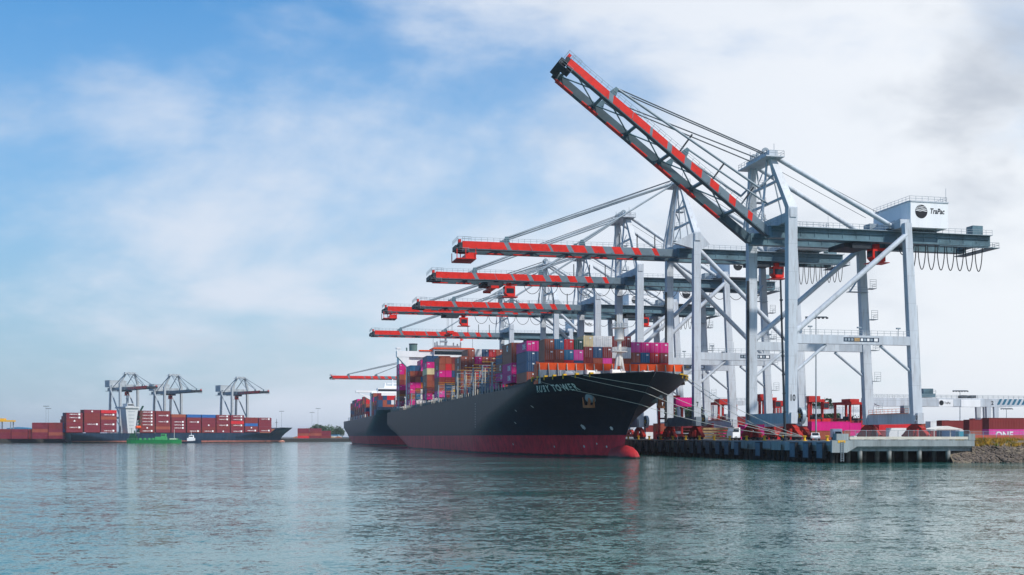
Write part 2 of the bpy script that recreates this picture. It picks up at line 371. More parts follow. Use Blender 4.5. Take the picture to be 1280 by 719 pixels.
# ------------------------------------------------------------------ wharf
def wharf():
    root = thing('wharf', 'long concrete container wharf on round piles with dark fender panels', 'wharf', Q(0,0), AQ)
    # local x inland, y along the quay
    mb = MB()
    mb.box(0, 31, 0, 1495, 2.9, DECK)
    mb.box(0.3, 31, 0.35, 1494, 2.3, 2.9)
    mb.build('deck_slab', M['concrete'], root)
    mb = MB()
    mb.prism([(-0.25, 2.05), (3.0, 2.05), (5.2, 3.25), (31.3, 3.25), (31.3, 4.45), (-0.25, 4.45)], 'y', -0.5, -0.004)
    mb.build('end_beam', M['concrete'], root)
    mb = MB(); mb.box(3.6, 30.2, -0.45, 0.35, 4.62, 5.18); mb.build('bull_rail', M['cream'], root)
    mb = MB()
    for k in range(9): mb.box(3.9+k*3.2, 4.6+k*3.2, -0.35, 0.25, 4.452, 4.618)
    mb.build('bull_rail_block', M['concrete'], root)
    for x0, x1 in ((0.7, 3.3), (29.9, 31.4)):
        mb = MB(); mb.box(x0, x1, -0.55, 1.0, 4.455, 5.75); mb.build('corner_block', M['concrete'], root)
    pile = None
    for x in (6.4, 12.8, 19.5, 26.0):
        o = link('pile', pile.data, root, (x, 0.6, 0)) if pile else MB().tube((0,0,-2), (0,0,3.24), 0.46, 0, 14).build('pile', M['wetconcrete'], root, (x, 0.6, 0))
        pile = pile or o
    for y in (5.5, 10.5):
        for k in range(4): link('pile', pile.data, root, (6.6+k*6.5, y, -0.95))
    mb = MB(); mb.box(29.5, 30.9, 1.0, 1490, -2, 2.31); mb.box(3.2, 29.4, 12.5, 13.2, -2, 2.3); mb.build('bulkhead', M['timber'], root)
    # water side: dark pile wall, beam and fenders
    mb = MB()
    for k in range(150): mb.tube((0.75, 1.0+k*2.35, -2), (0.75, 1.0+k*2.35, 2.31), 0.42, 0, 8)
    mb.box(1.3, 1.6, 0.6, 420, -2, 2.31)
    o = mb.build('front_piles', M['timber'], root); o['kind'] = 'stuff'
    mb = MB(); mb.box(-0.35, -0.003, -0.2, 700, 3.45, 4.22); mb.build('face_beam', M['grey'], root)
    f = None
    rnd = random.Random(3)
    for k in range(46):
        if k and rnd.random() < 0.25: continue
        y = 3.2 + k*5.6 + rnd.uniform(-0.4, 0.4)
        if f is None:
            mb = MB(); mb.box(-1.05, -0.36, -1.25, 1.25, 0.75, 4.0, 0); mb.box(-1.12, -1.052, -1.1, 1.1, 0.95, 3.85, 1)
            for z in (1.4, 3.2): mb.tube((-0.5, 0, z), (0.7, 0, z), 0.35, 0, 10)
            f = mb.build('fender_panel', [M['rubber'], M['fender']], root, (0, y, 0))
        else: link('fender_panel', f.data, root, (0, y, 0))
    for k in range(60):
        y = 6.0 + k*5.6 + rnd.uniform(-0.5, 0.5)
        if rnd.random() < 0.14: continue
        w = rnd.choice((1.3, 1.5, 2.2, 2.4)); z = rnd.choice((2.6, 2.3, 2.9, 1.9))
        mb = MB(); mb.box(-0.46, -0.351, y-w, y+w, z, 4.1); mb.build('face_plate', M[rnd.choice(('plate', 'plate', 'grey', 'concrete'))], root)
    mb = MB()
    for sx in (-0.3, 0.3): mb.beam((1.9+sx, -0.62, 0.3), (1.9+sx, -0.62, 4.3), 0.08, 0.08)
    for k in range(11): mb.beam((1.6, -0.62, 0.5+k*0.36), (2.2, -0.62, 0.5+k*0.36), 0.06, 0.06)
    mb.build('ladder', M['grey'], root)
    mb = MB(); mb.box(1.0, 2.6, -0.57, -0.505, 4.0, 4.44); mb.build('edge_marking', M['yellow'], root)
    for x in (3.6, 34.0):
        mb = MB(); mb.box(x-0.06, x+0.06, 1.5, 700, DECK+0.002, DECK+0.10); mb.build('crane_rail', M['rust'], root)
wharf()
def bollards():
    o = None
    for k in range(26):
        s = 3.5 + k*9.4
        lab = 'yellow mooring bollard on the quay edge at the foot of the cranes'
        if o is None:
            mb = MB(); mb.tube((0,0,0.004), (0,0,0.12), 0.55, 0, 14); mb.tube((0,0,0.12), (0,0,0.75), 0.28, 0, 14, 0.24); mb.tube((0,0,0.75), (0,0,0.98), 0.30, 0, 14, 0.48); mb.tube((0,0,0.98), (0,0,1.08), 0.48, 0, 14, 0.3)
            o = mb.build('bollard', M['yellow'], None, Q(s, 0.9, DECK), AQ); c = o
        else: c = link('bollard', o.data, None, Q(s, 0.9, DECK), AQ)
        tag(c, lab, 'bollard', 'yellow bollards along the quay edge')
bollards()

# ------------------------------------------------------------------ quay cranes
def boom_mesh(L, y, w, d, stripes, side=1):
    # one girder of the boom running along -x, bands of signal red and grey
    mb = MB()
    bands = []
    if stripes:
        red = [(0, 0.185)]; p = 0.205
        for k in range(8):
            wd = 0.094 - 0.0102*k; red.append((p, p+wd)); p += 0.096
        x = 0
        for a, b in red:
            if a > x: bands.append((x, a, 0))
            bands.append((a, b, 1)); x = b
        bands.append((x, 1.0, 0))
    else: bands = [(0, 1.0, 0)]
    sk = d*0.55
    def X(f, z):          # tip (f=0) at -L, the band edges lean
        x = -L + f*L
        return x if f in (0, 1.0) else x + (sk if z == 0 else 0)
    for a, b, m in bands:
        vs = [(X(a,0), y-w/2, 0), (X(b,0), y-w/2, 0), (X(b,1), y-w/2, d), (X(a,1), y-w/2, d),
              (X(a,0), y+w/2, 0), (X(b,0), y+w/2, 0), (X(b,1), y+w/2, d), (X(a,1), y+w/2, d)]
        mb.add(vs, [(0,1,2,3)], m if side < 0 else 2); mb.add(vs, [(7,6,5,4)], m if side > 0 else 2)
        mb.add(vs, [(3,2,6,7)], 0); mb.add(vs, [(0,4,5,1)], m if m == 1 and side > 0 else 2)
        if a == 0: mb.add(vs, [(0,3,7,4)], m)
        if b == 1.0: mb.add(vs, [(1,5,6,2)], m)
    n = int(L/3.5)
    for k in range(1, n):      # web stiffener plates and trolley rail
        x = -L*k/n
        for sy in (-1, 1): mb.box(x-0.06, x+0.06, y+sy*w/2 if sy > 0 else y-w/2-0.10, y+w/2+0.10 if sy > 0 else y-w/2, 0.1, 0.32, 2)
    x = -L+0.4; k = 0
    while x < -0.4:
        x1 = min(-0.4, x+(4.6 if k % 2 == 0 else 2.6)); far = stripes and side > 0 and k % 2 == 0 and x < -0.2*L
        mb.box(x, x1, y-w/2-0.15, y+w/2+0.15, -0.26, -0.003, 1 if far else 2); x = x1; k += 1
    return mb
def crane(loc, rotz, label, zg, zap, out, back, ang=0.0, style=10, num='', gauge=30.5, hw=10.0, cabx=18.0, detail=2,
          house=True, sign=True, portal=21.2, spreader=0.0, small=False, boomred=True, bd=1.9, paint=None, flip=1, gy=4.4, group='white ship to shore cranes along the quay'):
    root = thing('quay_crane', label, 'crane', loc, rotz, group)
    P = lambda mb, nm, m, par=root: mb.build(nm, m, par)
    G = gauge; hg = 2.2; zt = zg + hg; zk = zg + hg + 3.2
    thick = 1.0 if style == 10 else 0.92
    cr = paint or M['crane']
    # legs
    zs = 3.75
    for sy in (-1, 1):
        mb = MB(); mb.post((0, sy*hw, zs), (0, sy*hw, zk), 2.1*thick, 1.75*thick)
        if sy < 0: mb.box(-0.75, 0.75, sy*hw-1.05, sy*hw-0.86*thick-0.01, zk-2.2, zk-0.3)
        P(mb, 'leg', cr)
        mb = MB(); mb.post((G, sy*hw, zs), (G-2.4, sy*hw*0.98, zt+1.0), 2.3*thick, 1.6*thick, 0, 1.7*thick, 1.4*thick); P(mb, 'leg', cr)
    for x, w in ((0, 1.6), (G, 1.5)):
        mb = MB(); mb.box(x-w/2, x+w/2, -hw-1.6, hw+1.6, zs-0.02, zs+2.35)
        if x == 0:
            for yy in (-hw+3, 0, hw-3): mb.box(x-w/2-0.07, x-w/2-0.003, yy-0.5, yy+0.5, zs+0.5, zs+1.9)
        P(mb, 'sill_beam', cr if x else M['grey'] if style == 7 else cr)  # thin mast cranes: shade of the water side sill put into a darker grey
    for sy in (-1, 1):
        mb = MB(); mb.box(1.06*thick, G-1.75, sy*hw-0.62, sy*hw+0.62, portal, portal+1.95)
        pb = P(mb, 'portal_beam', cr)
        if detail: P(MB().railing([(1.3, sy*hw-0.55, portal+1.95), (G-2, sy*hw-0.55, portal+1.95)], m=0), 'walkway_railing', M['rail'], pb)
        if detail > 1:
            for fx in (0.12, 0.55, 0.9):
                mb = MB(); x = 1.2+fx*(G-3); mb.tube((x, sy*hw, portal+1.96), (x, sy*hw, portal+3.6), 0.07, 0, 5); mb.box(x-0.45, x+0.45, sy*hw-0.25, sy*hw+0.25, portal+3.6, portal+3.9)
                P(mb, 'floodlight', M['grey'], pb)
        # braces
        if style == 10: a, b = (1.0, sy*hw, portal+2.6), (G-2.6, sy*hw, zg+0.6)
        else: a, b = (G-1.2, sy*hw, portal+2.6), (1.0, sy*hw, zg+0.6)
        P(MB().tube(a, b, 0.62, 0, 12), 'diagonal_brace', cr)
        for a, b in (((0.9, sy*hw, portal-6.2), (8.2, sy*hw, portal-0.2)), ((G-1.0, sy*hw, portal-6.2), (G-9.0, sy*hw, portal-0.2))):
            P(MB().tube(a, b, 0.36, 0, 8), 'knee_brace', cr)
    # cross beams along the quay carrying the girders
    mb = MB(); mb.box(-1.0, 1.0, -hw+0.9, hw-0.9, zt+0.12, zt+2.2); P(mb, 'cross_beam', cr)
    mb = MB(); mb.box(G-3.6, G-1.3, -hw+0.7, hw-0.7, zt+0.1, zt+2.0); P(mb, 'cross_beam', cr)
    if style == 7:     # haunch under the tower
        mb = MB()
        mb.prism([(-6.5, zt+0.2), (-0.95, zk), (0.9, zk), (3.6, zt+0.2), (0.9, zt-1.6)], 'y', -hw-0.5, -hw+0.5); P(mb, 'haunch', cr)
    # tower above the girder
    tx = -2.2 if style == 10 else -1.2; ty = hw*0.5 if style == 10 else 1.7
    ttw = 1.7 if style == 10 else 1.15
    for sy in (-1, 1):
        mb = MB(); mb.post((0, sy*hw, zk), (tx, sy*ty, zap-1.0), 2.0*thick, 1.75*thick, 0, ttw*0.8, ttw*0.75); P(mb, 'tower_leg', cr)
    mb = MB(); mb.box(tx-1.0, tx+1.0, -ty-1.0, ty+1.0, zap-1.0, zap+0.5)
    mb.box(tx-2.4, tx+2.0, -ty-2.4, ty+2.4, zap-1.28, zap-1.02)
    P(mb, 'apex_beam', cr)
    if detail:
        mb = MB(); mb.railing([(tx-2.3, -ty-2.3, zap-1.0), (tx+1.9, -ty-2.3, zap-1.0), (tx+1.9, ty+2.3, zap-1.0), (tx-2.3, ty+2.3, zap-1.0), (tx-2.3, -ty-2.3, zap-1.0)])
        mb.tube((tx, ty+1, zap+0.4), (tx, ty+1, zap+3.0), 0.06, 0, 4)
        mb.tube((tx+0.6, -ty, zap+0.4), (tx+0.6, -ty, zap+2.2), 0.06, 0, 4)
        P(mb, 'apex_railing', M['rail'])
        mb = MB()
        for k in (-0.6, 0, 0.6): mb.ring((tx-0.5, k*ty, zap+0.9), 0.25, 0.85, 'y', 0.16, 0, 16)
        P(mb, 'sheave', M['grey'])
        # slender stay frame and ladders inside the tower
        mb = MB()
        for sy in (-1, 1):
            mb.tube((tx-0.6, sy*ty*0.8, zap-1.2), (-4.4, sy*gy, zt+0.3), 0.26, 0, 6)
            mb.tube((tx+0.3, sy*ty*0.7, zap-1.2), (0.8, sy*gy*0.9, zt+2.3), 0.20, 0, 6)
        for k in (0.3, 0.6):
            z = zt+2+(zap-zt-3)*k; w = hw*(1-k)+ty*k; mb.beam((tx*k, -w+0.8, z), (tx*k, w-0.8, z), 0.45, 0.5)
        P(mb, 'tower_brace', cr)
        mb = MB()
        zz = zk+1.0; i = 0
        while zz < zap-4:
            k = (zz-zk)/(zap-zk); yy = (hw*(1-k)+ty*k); xx = tx*k
            mb.box(xx+1.0, xx+3.2, yy-1.1, yy+1.1, zz, zz+0.1)
            mb.railing([(xx+1.1, yy-1.0, zz+0.1), (xx+3.1, yy-1.0, zz+0.1), (xx+3.1, yy+1.0, zz+0.1)], 1.0, 1.2)
            mb.beam((xx+1.3+1.5*(i % 2), yy-0.4, zz), (xx+2.8-1.5*(i % 2), yy-0.4, zz+3.6), 0.6, 0.08)
            zz += 3.7; i += 1
        P(mb, 'tower_stair', M['rail'])
    # fixed girders
    for sy in (-1, 1):
        y = sy*gy; w = 1.5
        mb = MB(); mb.box(-3.0, back, y-w/2, y+w/2, zg, zt)
        mb.box(-2.8, back-0.2, y-w/2-0.28, y+w/2+0.28, zg-0.42, zg-0.003)
        n = int((back+3)/3.4)
        for k in range(n):
            x = -2.2+k*3.4
            mb.box(x, x+0.16, y-w/2-0.12, y-w/2-0.002, zg+0.05, zg+2.0)
        mb.tube((-2.6, y-w/2-0.18, zg+1.2), (back-0.4, y-w/2-0.18, zg+1.2), 0.13, 0, 6)
        g = P(mb, 'girder', M['girder'] if paint is None else M['grey'])
        if detail:
            mb = MB(); mb.box(-2.5, back, y+sy*(w/2+0.03), y+sy*(w/2+0.95), zt-0.18, zt-0.06); mb.railing([(-2.5, y+sy*(w/2+0.9), zt-0.06), (back-0.1, y+sy*(w/2+0.9), zt-0.06)])
            P(mb, 'walkway', M['rail'], g)
    mb = MB(); mb.box(back-1.6, back-0.1, -gy+0.76, gy-0.76, zg+0.3, zt-0.3); mb.box(back-1.2, back+1.6, -gy-2, gy+2, zg-0.9, zg-0.75)
    mb.box(back-4.5, back-1.8, -gy-0.6, -gy+1.8, zt+0.004, zt+2.2); mb.railing([(back-14, -gy-1.9, zg-0.75), (back+1.5, -gy-1.9, zg-0.75), (back+1.5, gy+1.9, zg-0.75)])
    mb.box(back-14, back-1.25, -gy-2, -gy-1.05, zg-0.9, zg-0.75)
    P(mb, 'tail_platform', M['girder'])
    # machinery house
    if house:
        hx0, hx1, hy = G-0.4, G+9.4, 7.8; hz = zt+0.65; hh = 6.0
        mb = MB()
        ch = 1.0
        out_ = [(hx0, -hy+ch), (hx0+ch*0.3, -hy), (hx1, -hy), (hx1, hy), (hx0+ch*0.3, hy), (hx0, hy-ch)]
        mb.prism(out_, 'z', hz, hz+hh-0.25, 0)
        mb.prism([(x+(0.15 if x > G+3 else -0.15), y*1.02) for x, y in out_], 'z', hz+hh-0.25, hz+hh, 1)
        mb.prism([(hx0+1, hz-2.6), (hx1-2.6, hz-2.6), (hx1-0.1, hz-0.004), (hx0+0.1, hz-0.004)], 'y', -gy+0.85, gy-0.85, 2)
        for k in range(4): mb.box(hx0-0.06, hx0-0.002, -4.5+k*2.6, -3.1+k*2.6, hz+1.0, hz+2.6, 1)
        ho = P(mb, 'machinery_house', [paint or M['white'], M['crane'], M['girder']])
        if sign:
            mb = MB(); c = (hx0+3.0, -hy-0.02, hz+3.6); rr = 1.55; n = 28
            vs = [(c[0], c[1], c[2])] + [(c[0]+rr*math.cos(2*math.pi*i/n), c[1], c[2]+rr*math.sin(2*math.pi*i/n)) for i in range(n)]
            mb.add(vs, [(0, 1+i, 1+(i+1) % n) for i in range(n)], 0)
            for k in range(4):      # pale wave lines across the upper half
                zz = c[2]+0.10+k*0.34; hwid = math.sqrt(max(0.05, rr*rr-(zz-c[2]+0.1)**2))
                pts = []
                for j in range(13):
                    u = -hwid*0.92+1.84*hwid*j/12; pts.append((c[0]+u, zz+0.07*math.sin(u*4.2+k)))
                th = 0.16-0.02*k
                mb.add([(x, c[1]-0.012, z) for x, z in pts]+[(x, c[1]-0.012, z+th) for x, z in pts], [(j, j+1, 14+j, 13+j) for j in range(12)], 1)
            text_on(mb, 'TraPac', (hx0+5.1, -hy-0.03, hz+3.2), (1,0,0), (0.16,0,1), 3.7, 1.25, 0, 0.03)
            P(mb, 'sign', [M['black'], M['white']], ho)
        if detail:
            mb = MB(); z = hz+hh
            mb.railing([(hx0+0.2, hy-0.2, z), (hx0+0.2, -hy+0.2, z), (hx1-0.2, -hy+0.2, z), (hx1-0.2, hy-0.2, z)], 1.1, 1.5)
            mb.tube((hx1-0.3, -hy+0.4, z), (hx1-0.3, -hy+0.4, z+3.2), 0.05, 0, 4)
            P(mb, 'roof_railing', M['rail'], ho)
            mb = MB(); mb.box(hx0-4.4, hx0-0.2, -hy+1, hy-1, hz-0.3, hz-0.15); mb.railing([(hx0-0.3, -hy+1.1, hz-0.15), (hx0-4.3, -hy+1.1, hz-0.15), (hx0-4.3, hy-1.1, hz-0.15)])
            mb.box(hx0-3.6, hx0-1.4, hy-5, hy-2.2, hz-0.14, hz+2.6)
            P(mb, 'service_platform', M['grey'], ho)
    # boom (origin at the hinge)
    bo = MB(); L = out
    nb = max(3, int(L/9.5))
    for k in range(1, nb+1):
        x = -L*k/nb+0.7
        bo.box(x-0.3, x+0.3, -gy+0.68, gy-0.68, 0.5, 1.3, 0)
        if k < nb:
            x2 = -L*(k+1)/nb+0.7; bo.tube((x-0.3, -gy+0.8, 1.1), (x2+0.3, gy-0.8, 1.1), 0.16, 0, 6); bo.tube((x-0.3, gy-0.8, 1.1), (x2+0.3, -gy+0.8, 1.1), 0.16, 0, 6)
    boom = P(bo, 'boom', M['girder']); boom.location = (-3.1, 0, zg); boom.rotation_euler = (0, R(ang), 0)
    for sy in (-1, 1):
        boom_mesh(L, sy*gy, 1.2, bd, boomred, sy).build('boom_girder', [M['boomgrey'], M['red'], M['boomdark']], boom)
    if detail:
        mb = MB()
        mb.railing([(-1.0, -gy-0.5, bd), (-L, -gy-0.5, bd)], 1.05, 1.6)
        P(mb, 'boom_railing', M['rail'], boom)
    mb = MB()
    mb.box(-L-0.9, -L-0.004, -gy-0.7, gy+0.7, 0.1, 1.5, 0); mb.box(-L-1.8, -L-0.91, -gy+0.2, gy-1.8, -0.3, 0.9, 0); mb.box(-L-1.6, -L+1.6, -gy-0.8, -gy+2.4, -0.95, -0.83, 0); mb.box(-L-1.0, -L-0.3, -gy-0.2, -gy+1.0, hg-0.74, hg+0.2, 1)
    mb.railing([(-L+2.2, -gy-0.8, bd), (-L-1.3, -gy-0.8, bd), (-L-1.3, gy+0.8, bd)], 1.1, 1.2, 2); mb.railing([(-L+1.6, -gy-0.75, -0.83), (-L-1.5, -gy-0.75, -0.83), (-L-1.5, -gy+2.3, -0.83)], 1.0, 1.2, 2)
    if style == 7:
        mb.box(-L-1.6, -L+3.6, -gy-0.8, gy+0.8, -2.7, -2.5, 1); mb.box(-L+1.0, -L+3.4, -gy-0.5, gy+0.5, -2.5, -1.2, 1)
        for x in (-L-1.5, -L+0.8, -L+3.4):
            for y in (-gy-0.7, gy+0.7): mb.beam((x, y, -2.5), (x, y, -0.2), 0.2, 0.2, 1)
    P(mb, 'boom_tip', [M['dark'], M['red'], M['rail']], boom)
    fA, fB = 0.45*L, 0.80*L
    for f in (fA, fB):
        for sy in (-1, 1):
            mb = MB(); mb.prism([(-f-0.9, bd+0.005), (-f+0.9, bd+0.005), (-f+0.35, hg+1.3), (-f-0.35, hg+1.3)], 'y', sy*gy-0.3, sy*gy+0.3)
            P(mb, 'stay_bracket', M['girder'], boom)
    Rb = Matrix.Rotation(R(ang), 3, 'Y')
    bp = lambda x, y, z: Vector((-3.1, 0, zg)) + Rb @ Vector((x, y, z))
    top = Vector((tx-0.7, 0, zap-0.2))
    for sy in (-1, 1):
        if ang < 5:
            for f, r in ((fA, 0.26), (fB, 0.26)):
                P(MB().tube(top+Vector((0, sy*ty*0.8, 0)), bp(-f, sy*gy, hg+1.1), r, 0, 6), 'forestay', M['stay'])
            P(MB().tube(top+Vector((0, sy*ty*0.4, 1.0)), bp(-fB, sy*gy*0.7, hg+1.3), 0.09, 0, 4), 'hoist_line', M['rope'])
        else:
            A = bp(-fB+0.0, sy*gy, hg+1.2); mid = bp(-8.0, sy*gy, hg+5.2); lo = bp(-fA, sy*gy, hg+1.2)
            P(MB().tube(A, mid, 0.26, 0, 6).tube(mid, Vector((-1.0, sy*hw*0.62, zk+9.0)), 0.24, 0, 6), 'forestay', M['stay'])
            P(MB().tube(lo, bp(-4.0, sy*gy, hg+3.6), 0.22, 0, 6), 'forestay', M['stay'])
            for q in range(2):
                P(MB().tube(top+Vector((0, sy*ty*(0.35+0.4*q), 0.9-0.5*q)), bp(-fB, sy*gy*(0.7+0.25*q), hg+1.4), 0.15, 0, 5), 'hoist_line', M['rope'])
        P(MB().tube((tx+0.6, sy*ty*0.95, zap-0.5), (G-3.4, sy*(gy+1.2), zt+0.9), 0.52 if not small else 0.36, 0, 10), 'backstay', cr)
        if detail: P(MB().tube((tx+0.6, sy*ty*0.5, zap+0.4), (G-5, sy*gy*0.6, zt+4.5), 0.06, 0, 4), 'guy_rope', M['rope'])
    if ang < 5 and detail > 0:      # upright posts that carry the folded stays
        for x in (-6.0, -11.0, -16.0): P(MB().tube(bp(x, -gy, bd-0.05), bp(x, -gy, hg+3.4), 0.16, 0, 5), 'stay_post', M['dark'])
    elif ang > 5:
        for x in (-9.0, -17.5, -27.0): P(MB().tube(bp(x, -gy, bd-0.05), bp(x, -gy, hg+4.4), 0.2, 0, 5), 'stay_post', M['dark'])
    # trolley, cab, spreader
    mb = MB(); mb.box(cabx-3.2, cabx+3.2, -gy+1.0, gy-1.0, zg-1.5, zg-0.5); mb.box(cabx-2.0, cabx+2.6, -gy-0.4, -gy+0.7, zg-1.9, zg-0.6)
    tr = P(mb, 'trolley', M['dark'])
    mb = MB(); cy = -gy+1.4; z1 = zg-1.6
    mb.prism([(cabx+3.4, z1), (cabx+6.6, z1), (cabx+6.6, z1-3.0), (cabx+4.4, z1-3.0), (cabx+3.4, z1-2.0)], 'y', cy-1.3, cy+1.3, 0)
    mb.box(cabx+2.8, cabx+7.4, cy-1.7, cy+1.7, z1-3.35, z1-3.2, 0); mb.box(cabx+4.2, cabx+5.6, cy-0.4, cy+0.4, z1, z1+1.1, 0)
    cabo = P(mb, 'operator_cab', [M['red']])
    mb = MB(); mb.box(cabx+3.9, cabx+6.2, cy-1.34, cy-1.303, z1-2.2, z1-0.7); mb.add([(cabx+3.38, cy-1.1, z1-1.9), (cabx+3.38, cy+1.1, z1-1.9), (cabx+3.38, cy+1.1, z1-0.5), (cabx+3.38, cy-1.1, z1-0.5)], [(0,1,2,3)])
    P(mb, 'window', M['glass'], cabo)
    if spreader:
        zsp = zg-spreader
        mb = MB(); mb.box(cabx-1.0, cabx+1.0, -6.0, 6.0, zsp, zsp+0.5); mb.box(cabx-1.3, cabx+1.3, -1.6, 1.6, zsp+0.5, zsp+1.3)
        for sy in (-1, 1): mb.box(cabx-1.2, cabx+1.2, sy*6.0-0.2, sy*6.0+0.2, zsp-0.3, zsp+0.5)
        sp = P(mb, 'spreader', M['red'])
        mb = MB()
        for sx in (-0.9, 0.9):
            for sy in (-1.4, 1.4): mb.tube((cabx+sx, sy, zg-1.5), (cabx+sx*0.9, sy, zsp+1.3), 0.045, 0, 4, caps=False)
        P(mb, 'hoist_rope', M['rope'], sp)
    # festoon loops
    if detail:
        mb = MB(); yf = -gy-0.55
        if ang > 5: loops = [(cabx+9.5+k*2.45, 2.0, 5.6 if k else 2.4) for k in range(int((back-cabx-9.5)/2.45))]
        else:
            span = cabx+4-(-L+2) if cabx < 0 else 0
            loops = []
            if cabx < 0:
                x = cabx+9
                while x < back-8: loops.append((x, 5.4, 3.3)); x += 5.5
            else:
                loops = [(cabx+9+k*1.7, 1.4, 6.0-0.15*k) for k in range(12) if cabx+9+k*1.7 < back-1]
        for x, wl, dp in loops:
            pts = []
            for j in range(13):
                u = j/12; q = 1-(2*u-1)**2
                pts.append((x+wl*u, yf, zg-0.6-dp*(q**0.6)))
            mb.path(pts, 0.11 if ang > 5 else 0.09, 0, 5)
        if loops: P(mb, 'festoon_cable', M['cable'])
    # undercarriage
    wheel_me = None
    for x in (0, G):
        for sy in (-1, 1):
            y0 = sy*(hw-0.2)
            mb = MB()
            mb.prism([(y0-3.0, 2.35), (y0+3.0, 2.35), (y0+3.0, 2.75), (y0+0.9, 3.70), (y0-0.9, 3.70), (y0-3.0, 2.75)], 'x', x-0.55, x+0.55)
            for q in (-2.6, 2.6):
                mb.prism([(y0+q-2.2, 0.75), (y0+q+2.2, 0.75), (y0+q+2.2, 1.3), (y0+q+0.6, 2.34), (y0+q-0.6, 2.34), (y0+q-2.2, 1.3)], 'x', x-0.48, x+0.48)
            if detail > 1:
                for q in (-4.9, 4.9): mb.tube((x, y0+q, 1.1), (x, y0+q*1.12, 1.1), 0.25, 0, 8)
                mb.box(x-1.5, x-0.56, y0-1.3, y0+1.3, 1.0, 2.2); mb.tube((x-1.3, y0-2.4, 0.9), (x-1.3, y0-2.4, 2.6), 0.4, 0, 10)
            bg = P(mb, 'bogie', M['bogie'])
            if detail > 1:
                for q in (-3.9, -1.5, 1.5, 3.9):
                    if wheel_me is None:
                        o = MB().tube((-0.3, 0, 0), (0.3, 0, 0), 0.6, 0, 14).build('wheel', M['dark'], bg, (x, y0+q, 0.72)); wheel_me = o.data
                    else: link('wheel', wheel_me, bg, (x, y0+q, 0.72))
    if detail > 1:
        mb = MB(); c = (1.75, -hw-1.0, 5.4)
        mb.ring(c, 1.6, 1.85, 'x', 0.38, 0, 28); mb.ring(c, 0.2, 0.5, 'x', 0.5, 1, 16)
        mb.ring(c, 0.5, 1.4, 'x', 0.22, 2, 28)
        for sx in (-0.3, 0.3):
            for k in range(8):
                t = math.pi*k/4; mb.beam((c[0]+sx, c[1]+0.45*math.cos(t), c[2]+0.45*math.sin(t)), (c[0]+sx, c[1]+1.7*math.cos(t), c[2]+1.7*math.sin(t)), 0.12, 0.12, 0)
        mb.beam((0.7, c[1]+0.2, c[2]), (1.5, c[1], c[2]), 0.3, 0.3, 0)
        P(mb, 'cable_reel', [M['rail'], M['yellow'], M['cable']])
        # stairs on the far inland leg and caged ladder on the near one
        z = zs+3; i = 0
        while z < zg-3:
            mb = MB(); k = (z-zs)/(zt-zs); xx = G-2.4*k+1.2
            mb.box(xx, xx+1.8, hw-1.4, hw+0.6, z, z+0.12); mb.railing([(xx+0.1, hw-1.35, z+0.12), (xx+1.75, hw-1.35, z+0.12), (xx+1.75, hw+0.5, z+0.12)], 1.05, 1.0)
            mb.railing([(xx+0.1, hw-1.35, z+1.2), (xx+1.75, hw-1.35, z+1.2)], 1.0, 1.0)
            z += 7.4; i += 1; P(mb, 'leg_platform', M['rail'])
        mb = MB(); mb.box(G-6.5, G-1.4, hw-2.2, hw-0.9, zg-10, zg-9.85); mb.railing([(G-6.4, hw-2.1, zg-9.85), (G-1.6, hw-2.1, zg-9.85)])
        mb.beam((G-6.0, hw-1.6, zg-9.9), (G-2.6, hw-1.6, zg-5.2), 0.8, 0.1)
        P(mb, 'leg_platform', M['rail'])
        mb = MB()
        k0, k1 = zs+3, portal+9
        for zz in [k0+0.5*j for j in range(int((k1-k0)/0.5))]:
            xx = G-2.4*(zz-zs)/(zt-zs)+1.35; mb.beam((xx, -hw-0.35, zz), (xx, -hw+0.35, zz), 0.06, 0.06)
        for sy in (-0.35, 0.35):
            mb.beam((G-2.4*(k0-zs)/(zt-zs)+1.35, -hw+sy, k0), (G-2.4*(k1-zs)/(zt-zs)+1.35, -hw+sy, k1), 0.07, 0.07)
        P(mb, 'ladder', M['rail'])
        # drive house on the inland sill, door lettering
        mb = MB(); mb.box(G-1.1, G-0.76, -hw+2.0, hw-2.0, zs+2.36, zs+2.5); mb.railing([(G-1.0, -hw+1.6, zs+2.36), (G-1.0, hw-1.6, zs+2.36)])
        P(mb, 'sill_walkway', M['orange'])
        mb = MB(); mb.box(G-0.6, G+0.6, -hw+4.0, -hw+5.6, zs+2.52, zs+4.2); P(mb, 'cabinet', M['grey'])
        mb = MB(); mb.box(G-1.15, G-0.99, -hw-1.5, -hw+0.4, zs+0.6, zs+1.9); P(mb, 'plate', M['white'])
        # dark strip along the far water side leg, standing in for its shaded side
        P(MB().beam((-1.3, hw-0.9, zs+1.0), (-1.3, hw-0.9, zg-8), 0.5, 0.5), 'leg_shade_strip', M['dark'])
    if num:
        mb = MB(); h = 1.45; w = 1.15 if len(num) > 1 else 0.6
        text_on(mb, num, (-w/2, -hw-0.89*thick, 8.6), (1,0,0), (0,0,1), w, h, 0, 0.03)
        text_on(mb, num, (G+0.5-0.76-1.25, -hw-1.62, zs+0.75), (1,0,0), (0,0,1), w*0.6, 1.2, 0, 0.03) if detail > 1 else None
        P(mb, 'number', M['black'])
    if detail > 1:     # maker's plate on the portal beam
        mb = MB(); x0 = G*0.40
        mb.box(x0, x0+8.6, -hw-0.64, -hw-0.622, portal+0.55, portal+1.5, 0)
        mb.box(x0+2.6, x0+3.9, -hw-0.66, -hw-0.642, portal+0.65, portal+1.4, 1); mb.box(x0+7.4, x0+8.3, -hw-0.66, -hw-0.642, portal+0.7, portal+1.35, 2)
        for k in range(9):
            if k not in (3,): mb.box(x0+0.25+k*0.78, x0+0.80+k*0.78, -hw-0.66, -hw-0.642, portal+0.75, portal+1.3, 2 if k > 3 and k % 2 else 3)
